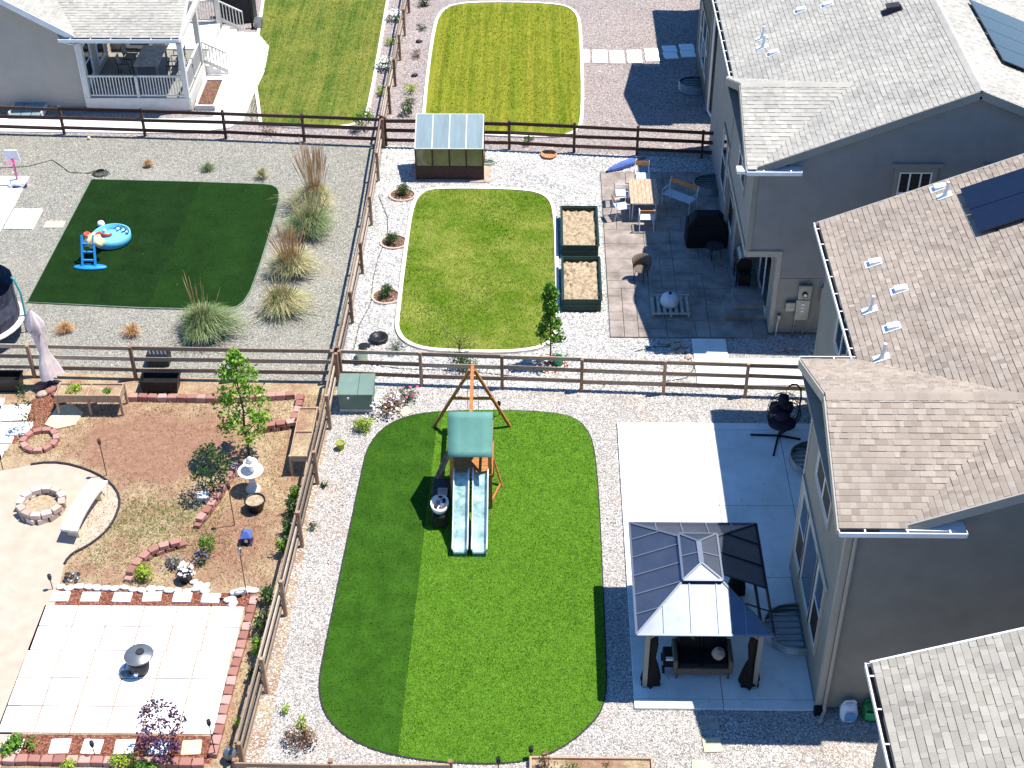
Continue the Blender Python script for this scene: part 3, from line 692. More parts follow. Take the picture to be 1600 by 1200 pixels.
B, roofB = roofed_house('house', 'grey two-storey house with a pale grey roof above the stamped patio', dict(mx=6.24, e=6.15, s=.405, run=6.1, y0=1.74, y1=14.7, wx=6.32, mw=6.5, mat='shingle_grey', siding='siding_blue', trim='trim_dark', rake='trim_dark', flush=True, sx=7.3,
    core=[(6.56, 18, 2.08, 14.3, 3.1, 5.8), (7.36, 18, 2.08, 5.6, 0, 3.1), (6.56, 18, 5.66, 14.3, 0, 3.1)], foot=[(7.33, 18, 2.03, 5.6, 0, .13), (6.52, 18, 5.62, 14.3, 0, .13)],
    g=dict(x=6.02, s=1.66, n=7.58, ridge=7.42, ws=2.02, wn=7.3, gx1=7.6, z0=3.06)))

siding(B, (6.32,2.02,0), (1,0,0), (0,-1,0), [(0,3.06),(.98,3.06),(.98,6.0),(0,6.0)], M['siding_blue'])
siding(B, (7.3,5.6,0), (0,-1,0), (-1,0,0), [(0,.12),(3.58,.12),(3.58,3.0),(0,3.0)], M['siding_blue'])
siding(B, (6.5,5.6,0), (1,0,0), (0,-1,0), [(0,.12),(.8,.12),(.8,3.0),(0,3.0)], M['siding_blue'])
siding(B, (6.5,7.3,0), (0,-1,0), (-1,0,0), [(0,.12),(1.7,.12),(1.7,3.0),(0,3.0)], M['siding_blue'])
mb = MB(); mb.b2(6.26,6.34,1.98,7.3,2.95,3.17); mb.b2(6.345,7.4,1.96,2.04,2.95,3.15); mb.build('band_board', M['trim'], B)
MB().b2(6.345,7.3,2.045,5.6,2.99,3.04).build('soffit', M['trim_dark'], B)
mb = MB(); mb.b2(7.265,7.41,1.985,2.11,.09,2.94); mb.build('corner_board', M['trim'], B)
for c in (6.9, 8.35, 9.75): window(B, (6.485,c,2.0), (0,-1,0), (-1,0,0), 1.15, 2.0, cols=1, rows=2, trim_m='trim_dark', screen={(0,0)} if c != 8.35 else None)
window(B, (6.305,4.35,4.95), (0,-1,0), (-1,0,0), 1.6, 1.3, cols=2, rows=2, trim_m='trim_dark', screen={(0,0),(1,0)})
window(B, (7.285,3.75,1.35), (0,-1,0), (-1,0,0), 2.1, 2.1, cols=2, rows=1, trim_m='trim')
window(B, (11.0,2.005,5.2), (1,0,0), (0,-1,0), .96, 1.4, cols=3, rows=2, trim=.14, hood=True, trim_m='trim_dark')
window(B, (13.6,2.005,5.2), (1,0,0), (0,-1,0), .96, 1.4, cols=3, rows=2, trim=.14, hood=True, trim_m='trim_dark')
MB().b2(7.4,8.65,1.985,2.01,.2,2.15).build('meter_board', M['trim_dark'], B)
MB().b2(8.3,8.36,1.95,1.986,.05,2.1).build('batten', M['trim_dark'], B)
def meter(label, x0, x1, z0, z1, dial=None, slots=0):
    t = empty('electric_meter', label, 'meter box', ((x0+x1)/2, 1.95, z0), world=True)
    MB().b2(x0, x1, 1.84, 1.984, z0, z1).build('housing', M['metal_grey'], t, bevel=.015)
    if dial:
        MB().tube([((x0+x1)/2, 1.842, dial), ((x0+x1)/2, 1.79, dial)], .085, 16).build('dial', M['black'], t)
        MB().tube([((x0+x1)/2, 1.79, dial), ((x0+x1)/2, 1.775, dial)], .055, 14).build('glass', M['metal_white'], t)
    for i in range(slots): MB().b2((x0+x1)/2-.05, (x0+x1)/2+.05, 1.825, 1.842, z1-.2-.12*i, z1-.14-.12*i).build('latch', M['metal_white'], t)
    return t
meter('grey meter housing with a round black dial above the breaker panel', 8.02, 8.44, 1.46, 1.98, 1.66)
t = meter('grey breaker panel below the round meter with three pale latches', 7.99, 8.43, .68, 1.45, None, 3)
MB().tube([(8.05,1.92,.68),(8.03,1.92,.3),(8.0,1.9,0)], .035, 8).build('conduit', M['metal_grey'], t)
meter('grey meter housing near the neighbouring tan roof edge', 8.72, 9.1, 1.3, 1.9, 1.5)
t = meter('small beige utility box beside the breaker panel', 7.68, 7.98, 1.02, 1.34)
t = meter('narrow white cable box near the house corner', 7.46, 7.58, .62, .86)
MB().tube([(7.52,1.94,.62),(7.5,1.94,0)], .02, 6).build('conduit', M['metal_white'], t)
zB = lambda x: 6.15+.405*(x-6.24)
for x, y in ((8.7,10.6),(9.5,10.3),(11.35,10.7)): roof_vent(B, (x, y, zB(x)), .405)
roof_vent(B, (7.55,8.3,zB(7.55)), .405); roof_vent(B, (11.2,8.3,zB(11.2)), .405, (.42,.34,.24), 'charcoal')
for x, y in ((7.35,9.6),(7.3,8.95),(10.4,10.55)): vent_pipe(B, (x, y, zB(x)), .405)
rzB = zB(12.34)
t = solar_array('solar_array', 'slate blue solar panels beyond the ridge of the pale grey roof', (15.6,4.55,rzB-.405*3.26), (0,1,0), (-1,0,.405), 4, 1, 1.12, 2.1)

C, roofC = roofed_house('house', 'dark green-grey house wall beyond the stepping pads and pink gravel', dict(mx=7.6, e=6.15, s=.41, run=6.1, y0=16.85, y1=27.6, wx=6.6, mw=7.95, mat='shingle_grey', siding='siding_green', trim='trim_dark', rake='trim_dark',
    g=dict(x=6.3, s=16.75, n=22.0, ridge=7.3, ws=17.05, wn=21.6)))
MB().b2(6.72, 8.4, 17.15, 21.5, 0, 5.9).build('wall_core', M['foundation'], C)
for c, w in ((20.3,.8),(19.2,1.2),(18.1,.8)): window(C, (6.585,c,2.1), (0,-1,0), (-1,0,0), w, 2.0, rows=2, trim_m='trim_dark')
window(C, (6.585,19.2,5.0), (0,-1,0), (-1,0,0), 1.7, 1.3, cols=2, trim_m='trim_dark')
mb = MB(); mb.tube([(6.66,16.98,5.9),(6.66,16.98,.4),(6.66,16.9,.2),(6.95,15.6,.09)], .045, 8); mb.build('downspout', M['white'], C)

D, roofD = roofed_house('house', 'house with a beige shingle roof and long white gutter next to the bagged soil', dict(mx=6.34, e=6.15, s=.36, run=6.1, y0=-29, y1=-17.1, wx=6.7, mw=6.7, mat='shingle_beige', siding='siding', trim='trim', rake='white', single_main=300))

# ------------------------------------------------------------------ porch house, top left
E = empty('house', 'pale taupe house with a covered white-railed porch behind the dark fence', 'house', (-18,19,0), world=True)
roofE = MB().bar((-24,17.2,6.6),(-24,32,6.6), .1, .1).build('roof', M['trim'], E)
sE = .6
vl = Vector((-5.9,0,5.9*sE)); Lv = vl.length
roof_plane(E, roofE, (-18.1,17.0,3.34), (0,1,0), vl, [(0,0),(15,0),(15,Lv),(0,Lv)], M['shingle_grey'])
roof_plane(E, roofE, (-19.9,16.95,3.22), (1,0,0), (0,1,.36), [(1.3,0),(5.95,0),(5.95,4.6),(-1.5,4.6)], M['shingle_grey'])
mb = MB(); mb.bar((-18.1,16.98,3.2),(-24,16.98,3.2+5.9*sE), .05, .24); mb.build('rake_board', M['white'], E)
mb = MB(); mb.bar((-13.95,16.95,3.1),(-13.95,21.2,4.63), .05, .22); mb.build('rake_board', M['white'], E)
gutter(E, (-18.65,16.95,3.19), (-13.95,16.95,3.19), (0,-1,0))
siding(E, (-26,17.3,0), (1,0,0), (0,-1,0), [(0,.12),(7.9,.12),(7.9,3.25),(2.0,3.2+5.9*sE),(0,3.2+3.9*sE)], M['siding_light'])
siding(E, (-18.1,22,0), (0,-1,0), (1,0,0), [(0,.6),(4.7,.6),(4.7,3.2),(0,3.2)], M['siding_light'])
siding(E, (-18.1,21.6,0), (1,0,0), (0,-1,0), [(0,.6),(2.25,.6),(2.25,3.3),(0,3.3)], M['siding_light'])
MB().b2(-26,-18.15,17.36,31,0,3.2).build('wall_core', M['foundation'], E)
MB().b2(-26,-18.12,17.31,17.36,0,.13).build('foundation', M['foundation'], E)
MB().b2(-18.1,-15.85,21.66,30,0,3.2).build('wall_core', M['foundation'], E)
window(E, (-18.085,19.9,1.75), (0,-1,0), (1,0,0), .9, 1.5, rows=2, trim_m='white'); window(E, (-18.085,18.1,1.75), (0,-1,0), (1,0,0), .8, 1.5, rows=2, trim_m='white')
window(E, (-16.9,21.58,1.75), (1,0,0), (0,-1,0), .9, 2.0, trim_m='white')
MB().b2(-18.1,-14.0,17.12,21.55,.42,.58).build('porch_deck', M['trim_dark'], E)
mb = MB(); mb.b2(-18.1,-13.95,17.02,17.1,.1,.62); mb.b2(-13.99,-13.92,17.1,21.5,.1,.62); mb.build('skirt_board', M['offwhite'], E)
for x, y in ((-14.05,17.14),(-18.0,17.14),(-14.05,20.2)): MB().b2(x-.1,x+.1,y-.1,y+.1,.58,3.1).build('porch_post', M['offwhite'], E)
MB().b2(-18.2,-13.95,17.04,17.24,2.95,3.12).build('porch_beam', M['offwhite'], E); MB().b2(-14.14,-13.96,17.24,21.5,2.95,3.12).build('porch_beam', M['offwhite'], E)
def railing(parent, a, b, h=.95, gap=.115, mid=True, mat='offwhite'):
    a, b = Vector(a), Vector(b); d = b-a; up = Vector((0,0,1)); n = int(d.length/gap)
    r = MB().bar(a+up*h, b+up*h, .07, .07).bar(a+up*.12, b+up*.12, .05, .06).build('railing', M[mat], parent)
    bm_ = MB().bar(Vector((0,0,.12)), Vector((0,0,h)), .035, .035).mesh('baluster', M[mat])
    for i in range(1, n): p = a+d*(i/n); link('baluster', bm_, r, p)
railing(E, (-17.88,17.12,.58), (-16.05,17.12,.58)); railing(E, (-15.9,17.12,.58), (-14.16,17.12,.58)); MB().b2(-16.03,-15.92,17.07,17.17,.58,1.55).build('rail_post', M['offwhite'], E)
railing(E, (-14.05,17.26,.58), (-14.05,18.6,.58)); railing(E, (-14.05,18.72,.58), (-14.05,20.08,.58))
for k in range(3): MB().b2(-13.9+.3*k,-13.6+.3*k,20.35,24.35,.0,.45-.15*k).build('stair', M['concrete'], E)
for y in (20.3, 24.4):
    a, b = Vector((-13.95,y,.58)), Vector((-13.0,y,.1)); r = MB().bar(a+Vector((0,0,.95)), b+Vector((0,0,.95)), .06, .06).bar(a+Vector((0,0,.1)), b+Vector((0,0,.1)), .05, .14).build('stair_rail', M['offwhite'], E)
    for i in range(8): p = a+(b-a)*(i/7); MB().bar((0,0,.1),(0,0,.95), .035, .035).build('baluster', M['offwhite'], r, p)
MB().b2(-14.15,-13.95,24.3,24.5,.0,3.0).build('rail_post', M['offwhite'], E); railing(E, (-15.6,24.4,.58), (-14.2,24.4,.58)); MB().b2(-15.8,-14.0,21.7,24.5,.0,.56).build('landing', M['concrete'], E)
MB().b2(-15.75,-14.2,24.42,24.5,.1,.6).build('skirt_board', M['offwhite'], E)
mb = MB(); mb.tube([(-18.55,16.9,3.1),(-18.15,17.2,2.8),(-18.14,17.2,.15)], .045, 8); mb.build('downspout', M['white'], E)
# furniture on that porch
t = empty('patio_table', 'pale wooden dining table under the porch roof', 'table', (-15.9,19.4,.58))
MB().box((0,0,.74),(1.0,1.9,.05)).build('tabletop', M['wood_pallet'], t, bevel=.01)
for x in (-.42,.42):
    for y in (-.85,.85): MB().box((x,y,.36),(.07,.07,.72)).build('leg', M['trim_dark'], t)
def slat_chair(label, loc, rz, frame='metal_dark', cloth='trim_dark', group=None, z=0, name='patio_chair', back='wood'):
    t = empty(name, label, 'chair', loc, rz, group)
    MB().box((0,0,.43),(.46,.46,.03)).build('seat', M[cloth], t, bevel=.01)
    MB().hexa([(-.22,-.24,.5),(.22,-.24,.5),(.22,-.21,.5),(-.22,-.21,.5),(-.22,-.32,.9),(.22,-.32,.9),(.22,-.29,.9),(-.22,-.29,.9)]).build('backrest', M[cloth], t)
    for s in (-1,1):
        MB().tube([(s*.23,.22,0),(s*.23,.22,.63)], .014, 6).build('leg', M[frame], t); MB().tube([(s*.23,-.3,0),(s*.23,-.23,.45),(s*.23,-.31,.9)], .014, 6).build('leg', M[frame], t)
        MB().tube([(s*.23,.24,.63),(s*.23,-.26,.63)], .017, 6).build('armrest', M[frame], t)
    return t
slat_chair('dark chair at the porch table on the wall side, next to the railing', (-16.9,19.1,.58), -1.57); slat_chair('dark chair at the porch table on the wall side, next to the back wall', (-16.9,20.1,.58), -1.57)
slat_chair('dark chair at the porch table on the stair side, next to the railing', (-14.9,18.9,.58), 1.57); slat_chair('dark chair at the porch table on the stair side, next to the stair', (-14.9,19.9,.58), 1.57)
t = empty('planter_bed', 'low timber planter of mulch beside the porch skirt', 'planter', (-13.4,18.4,0), world=True)
mb = MB()
for x0,x1,y0,y1 in ((-13.82,-13.74,17.2,19.6),(-13.1,-13.02,17.2,19.6),(-13.74,-13.1,17.2,17.28),(-13.74,-13.1,19.52,19.6)): mb.b2(x0,x1,y0,y1,0,.22)
mb.build('frame', M['offwhite'], t); MB().b2(-13.74,-13.1,17.28,19.52,0,.16).build('mulch', M['mulch_brown'], t)
t = empty('bin_shelter', 'black storage frame beside the porch stair', 'shelter', (-12.6,25.3,0), world=True)
MB().b2(-14.3,-12.75,25.6,26.4,0,1.2).build('cover', M['charcoal'], t, bevel=.02); MB().b2(-14.35,-12.7,25.55,26.45,1.2,1.26).build('lid', M['charcoal'], t)
for x in (-14.3,-12.75): MB().b2(x-.04,x+.04,25.0,25.08,0,1.7).build('post', M['black'], t)
MB().bar((-14.3,25.04,1.7),(-12.75,25.04,1.7), .06, .06).build('rail', M['black'], t)
t = tag(MB().b2(-12.65,-12.3,24.9,25.25,.04,.45).build('planter_box', M['metal_grey'], None, bevel=.02), 'small grey cube planter at the edge of the striped lawn', 'planter')

t = empty('egress_cover', 'sloping glazed basement window cover on the walk beside the porch house', 'window well', (-20.4,17.0,.05), world=True)
MB().b2(-21.1,-19.75,16.35,16.42,.05,.16).b2(-21.1,-21.04,16.42,17.25,.05,.3).b2(-19.81,-19.75,16.42,17.25,.05,.3).build('kerb', M['offwhite'], t)
for i in range(3): MB().hexa([(-21.03+.41*i,16.43,.15),(-20.65+.41*i,16.43,.15),(-20.65+.41*i,17.24,.29),(-21.03+.41*i,17.24,.29),(-21.03+.41*i,16.43,.17),(-20.65+.41*i,16.43,.17),(-20.65+.41*i,17.24,.31),(-21.03+.41*i,17.24,.31)]).build('pane', M['roof_panel_clear'], t)
# ------------------------------------------------------------------ rail fences
def fence(label, posts, off, rail='wood_weathered', post='wood_post', H=1.22, rails=(.32, .74, 1.13), rh=.14, group=None, pw=.1, cap=False):
    """posts (x, y); rails fixed to the side given by off; each post and each rail its own part"""
    t = empty('rail_fence', label, 'fence', (*posts[len(posts)//2], 0), world=True, group=group)
    for i, (x, y) in enumerate(posts):
        a, b = posts[max(0, i-1)], posts[min(len(posts)-1, i+1)]; rz = math.atan2(b[1]-a[1], b[0]-a[0])
        h = H+rnd.uniform(-.03, .05); MB().box((0, 0, h/2), (pw, pw, h), 0, rnd.random()).build('post', M[post], t, (x, y, 0), rz+rnd.uniform(-.04, .04), bevel=.008)
    for (ax, ay), (bx, by) in zip(posts, posts[1:]):
        d = Vector((bx-ax, by-ay, 0)).normalized()
        for z in rails:
            j = rnd.uniform(-.022, .022); k = rnd.uniform(-.022, .022)
            MB().bar(Vector((ax+off[0], ay+off[1], z+j))+d*.006, Vector((bx+off[0], by+off[1], z+k))-d*.006, .042, rh*rnd.uniform(.92, 1.05), tone=rnd.random()).build('rail', M[rail], t, bevel=.006)
    return t
ff = lambda x: -.6-.0475*(x+6.1)
fence('three-rail timber fence between the near yard and the white rock yard', [(x, ff(x)) for x in (-5.98,-3.54,-1.09,1.3,3.76,6.2,8.5)], (0, .075))
fence('three-rail timber fence between the near artificial lawn and the garden beds', [(-6.58,-15.2),(-6.46,-12.74),(-6.35,-10.24),(-6.26,-7.74),(-6.16,-5.23),(-6.08,-2.81),(-6.06,-.72)], (-.075, 0))
fence('three-rail timber fence between the white rock yard and the dark green lawn', [(-6.05,-.45),(-5.98,2.53),(-5.94,5.4),(-5.92,8.5),(-5.95,11.6),(-5.98,14.2)], (-.075, 0))
fence('three-rail timber fence behind the planter boxes and closed parasol', [(-21.6,-.3),(-18.5,-.35),(-15.45,-.4),(-12.3,-.5),(-9.2,-.55),(-6.2,-.6)], (0, .075))
fence('dark brown rail fence in front of the porch house', [(-24.7,15.5),(-21.7,15.32),(-18.57,15.16),(-15.37,15.03),(-12.18,14.84),(-9.09,14.6),(-6.05,14.36)], (0, -.075), 'wood_dark', 'wood_dark')
fence('dark brown rail fence behind the greenhouse and patio table', [(-5.9,14.3),(-3.6,14.2),(-1.16,14.06),(1.31,13.83),(3.69,13.6),(6.12,13.38),(7.4,13.3)], (0, -.075), 'wood_dark', 'wood_dark')
fence('weathered rail fence between the two striped lawns', [(-5.98+.012*i,14.5+2.44*i) for i in range(9)], (-.075, 0))
fence('short timber fence along the near end of the artificial lawn', [(-6.6,-15.68),(-4.5,-15.68),(-1.88,-15.66)], (0, -.075), 'wood_tan')

# ------------------------------------------------------------------ plants
M['leaf_bright'] = leafmat('leaf_bright', [(0, S(66,104,26)), (.5, S(112,156,42)), (1, S(164,198,74))])
def rdir(g):
    while True:
        v = Vector((g.uniform(-1, 1), g.uniform(-1, 1), g.uniform(-1, 1)))
        if .05 < v.length < 1: return v.normalized()
def leaf(mb, p, n, s, tone, g, asp=.62):
    t = n.orthogonal().normalized(); t.rotate(Matrix.Rotation(g.uniform(0, 6.28), 3, n)); w = n.cross(t)
    mb.add([p-t*s*.5, p+w*s*asp*.5-n*s*.06, p+t*s*.5, p-w*s*asp*.5-n*s*.06], [(0,1,2,3)], tone)
def tree(name, label, loc, H, prof, n, ls, leafm, seed, trunk=.05, clear=.25, limbs=9, clump=.16, cat='tree', group=None, lean=(0, 0), wood='bark', up=.35, gap=0):
    """tapered trunk, limbs, and a crown of leaf clumps; prof(t) gives crown radius for t 0..1 over the crown's height"""
    g = random.Random(seed); t = empty(name, label, cat, loc, 0, group); tr = MB(); z0 = H*clear
    pts = [Vector((lean[0]*(k/6)**1.4, lean[1]*(k/6)**1.4, H*.9*k/6))+Vector((g.uniform(-.02, .02), g.uniform(-.02, .02), 0))*min(k, 2) for k in range(7)]
    pts[0].z = -.02
    tr.tube(pts, [trunk*(1-.13*k) for k in range(7)], 7); cents = []
    axis = lambda z: Vector((lean[0]*(z/(H*.9))**1.4, lean[1]*(z/(H*.9))**1.4, z))
    for i in range(limbs):
        f = (i+.5)/limbs; z = z0+(H-z0)*f*.95; a = i*2.4+g.uniform(-.4, .4); r = prof(f)*g.uniform(.7, 1.0)
        b = axis(max(.1, z-r*.55)); e = axis(z)+Vector((math.cos(a)*r, math.sin(a)*r, g.uniform(0, .12))); md = (b+e)/2+Vector((0, 0, -r*.08))
        tr.tube([b, md, e], [trunk*.42, trunk*.28, trunk*.1], 5)
        cents += [md*.5+e*.5, e, e*.7+md*.3]
    tr.build('trunk', M[wood], t, smooth=True); mb = MB(); k = 0
    while k < n:
        if g.random() < .62:
            c = g.choice(cents); p = c+rdir(g)*clump*g.random()**.5
        else:
            f = g.random(); a = g.uniform(0, 6.28); r = prof(f)*g.random()**.45
            if gap and math.sin(a*3+f*9+seed) > 1-gap: continue
            p = axis(z0+(H-z0)*f)+Vector((math.cos(a)*r, math.sin(a)*r, 0))
        nn = (rdir(g)+Vector((0, 0, up))).normalized(); leaf(mb, p, nn, ls*g.uniform(.7, 1.25), min(1, max(0, g.gauss(.5, .24))), g); k += 1
    mb.build('crown', M[leafm], t)
    return t
def shrub(name, label, loc, r, h, n, ls, leafm, seed, cat='shrub', group=None, flowers=None, asp=.62, sky=.3, stems=5):
    g = random.Random(seed); t = empty(name, label, cat, loc, 0, group); st = MB()
    for i in range(stems):
        a = g.uniform(0, 6.28); q = r*g.uniform(.3, .7); st.tube([(0, 0, -.01), (math.cos(a)*q*.5, math.sin(a)*q*.5, h*.4), (math.cos(a)*q, math.sin(a)*q, h*.75)], [.012, .009, .004], 4)
    st.build('stems', M['bark'], t); mb = MB(); lobes = [(rdir(g)*r*.55, g.uniform(.4, .65)*r) for _ in range(7)]
    for _ in range(n):
        c, q = g.choice(lobes); d = rdir(g); p = c+d*q*g.random()**.35; p = Vector((p.x, p.y, h*.5+p.z*h/(2*r)))
        p.z = max(.02, p.z); leaf(mb, p, (d+rdir(g)*.6+Vector((0, 0, sky))).normalized(), ls*g.uniform(.7, 1.3), min(1, max(0, g.gauss(.5, .24))), g, asp)
    mb.build('foliage', M[leafm], t)
    if flowers:
        fm, cnt, fs = flowers; mb = MB()
        for _ in range(cnt):
            a = g.uniform(0, 6.28); q = r*g.random()**.5*1.05; leaf(mb, Vector((math.cos(a)*q, math.sin(a)*q, h*g.uniform(.6, 1.08)*(1-.35*(q/r)**2))), Vector((g.uniform(-.4, .4), g.uniform(-.6, .2), 1)).normalized(), fs*g.uniform(.7, 1.3), g.random(), g, .95)
        mb.build('blossoms', M[fm], t)
    return t
def tussock(name, label, loc, R_, h, n, bm_, seed, plumes=0, ph=1.2, group=None, w=.016, droop=1.0, plm='blade_dry', cat='ornamental grass'):
    g = random.Random(seed); t = empty(name, label, cat, loc, 0, group); mb = MB(); la, lm = g.uniform(0, 6.28), g.uniform(.15, .4)
    def blade(mb, a, r0, out, hh, w, tone, dr):
        d = Vector((math.cos(a), math.sin(a), 0)); s = Vector((-d.y, d.x, 0)); b = d*r0; P = []
        for k in range(5):
            f = k/4; P.append(b+d*out*f**1.25+Vector((0, 0, hh*(math.sin(min(1, f*.95)*1.75)-dr*.3*f**3)))+s*g.uniform(-.012, .012)*k)
        vs = []; 
        for k, p in enumerate(P): ww = w*(1-.8*(k/4)**2)/2; vs += [p-s*ww, p+s*ww]
        mb.add(vs, [(2*k, 2*k+1, 2*k+3, 2*k+2) for k in range(4)], tone)
    for _ in range(n):
        f = g.random()**.6; a = g.uniform(0, 6.28); blade(mb, a, R_*.18*g.random(), R_*f*g.uniform(.6, 1.15)*(1+lm*math.cos(a-la)+.14*math.sin(3*a+seed)), h*(1.02-.55*f*f)*g.uniform(.7, 1.08), w*g.uniform(.7, 1.3), min(1, max(0, g.gauss(.5, .26))), droop)
    mb.build('blades', M[bm_], t)
    if plumes:
        mb = MB()
        for _ in range(plumes):
            a = g.uniform(0, 6.28); d = Vector((math.cos(a), math.sin(a), 0)); b = d*R_*.12*g.random(); e = b+d*R_*g.uniform(.05, .65)+Vector((0, 0, ph*g.uniform(.65, 1.1)))
            mb.tube([b, (b+e)/2+Vector((0, 0, .03)), e], .005, 4, g.uniform(.4, .9)); q = (e-b).normalized()*.3*ph/1.2
            mb.tube([e-q, e-q*.4, e+q*.2], [.004, .012, .003], 5, g.uniform(.4, 1))
        mb.build('plumes', M[plm], t)
    return t
pa = 'ornamental grasses beside the dark lawn'
tussock('pampas_grass', 'big arching green and cream pampas grass at the corner of the dark lawn', (-10.62,1.75,0), 1.12, 1.3, 2000, 'blade_green', 1, 14, 2.1, pa, .02, 1.35)
tussock('ornamental_grass', 'straw coloured grass clump with a pale centre, end of the row by the lawn corner', (-8.4,3.25,0), 1.0, .95, 1500, 'blade_mixed', 2, 90, 1.15, pa, plm='blade_mixed')
tussock('ornamental_grass', 'green grass clump with an orange-tan skirt, second in the row from the pampas grass', (-8.3,5.35,0), 1.05, 1.05, 1500, 'blade_mixed', 3, 110, 1.75, pa)
tussock('ornamental_grass', 'pale green leaning grass clump, third in the row from the pampas grass', (-8.05,7.9,0), 1.1, 1.1, 1500, 'blade_green', 4, 80, 1.5, pa, plm='blade_mixed')
tussock('ornamental_grass', 'grass clump with the tallest straw plumes reaching over the dark fence', (-8.02,9.75,0), 1.05, 1.1, 1500, 'blade_mixed', 5, 110, 2.35, pa)
tussock('ornamental_grass', 'small yellow-green grass tuft above the lawn corner near the tall plumes', (-10.3,11.85,0), .36, .5, 260, 'blade_mixed', 6, 0, 1, pa)
tussock('ornamental_grass', 'small bright green grass tuft midway above the dark lawn', (-12.42,12.35,0), .38, .38, 260, 'blade_green', 7, 0, 1, pa)
tussock('ornamental_grass', 'small dry straw tuft near the hose coil and dark fence', (-14.72,12.6,0), .28, .4, 220, 'blade_dry', 8, 0, 1, pa)
tussock('ornamental_grass', 'dry straw tuft nearest the closed pale parasol', (-15.09,2.0,0), .42, .42, 260, 'blade_dry', 9, 0, 1, pa)
tussock('ornamental_grass', 'dry straw tuft halfway between the parasol and the pampas grass', (-12.9,1.85,0), .42, .5, 280, 'blade_dry', 10, 0, 1, pa)
lp = lambda f: .1+1.05*math.sin(min(1, f*.9+.12)*math.pi)**.8
tree('maple_tree', 'young bright green tree with a loose crown in the dry garden', (-8.25,-4.1,0), 3.8, lambda f: (.14+.86*math.sin((.14+.86*f)*math.pi)**.8)*(1.0-.45*f), 1750, .125, 'leaf_bright', 21, .045, .22, 24, .2, gap=.4)
tree('small_tree', 'small dark leaved tree over the red block wall', (-8.95,-5.75,0), 1.75, lambda f: .12+.48*math.sin((.1+.85*f)*math.pi), 900, .085, 'leaf_dark', 22, .025, .25, 12, .16)
tree('columnar_tree', 'narrow dense green tree by the raised beds and lawn kerb', (.36,.45,0), 3.0, lambda f: .44*(1-f)**.55*(.75+.25*math.sin(f*9))+.05, 2100, .1, 'leaf', 23, .03, .28, 16, .16)
tree('young_tree', 'thin purple leaved shrub tree in the red mulch', (-8.5,-14.6,0), 1.7, lambda f: .1+.5*math.sin((.12+.8*f)*math.pi), 820, .09, 'leaf_purple', 24, .02, .1, 18, .14, cat='shrub', gap=.3)
tree('bare_shrub', 'twiggy grey shrub behind the fence, leafy only at its base', (-2.4,.15,0), 1.45, lambda f: .35+.4*f, 170, .05, 'leaf_grey', 25, .02, .1, 44, .12, cat='shrub')
shrub('shrub', 'low green leafy growth at the foot of the twiggy grey shrub', (-2.35,.0,0), .62, .5, 700, .06, 'leaf_dark', 26)
tree('sapling', 'spindly dark sapling beside the brick ring', (-14.85,-3.0,0), 1.7, lambda f: .22*math.sin((.15+.8*f)*math.pi)+.05, 190, .08, 'leaf_dark', 27, .014, .15, 9, .1, cat='tree')
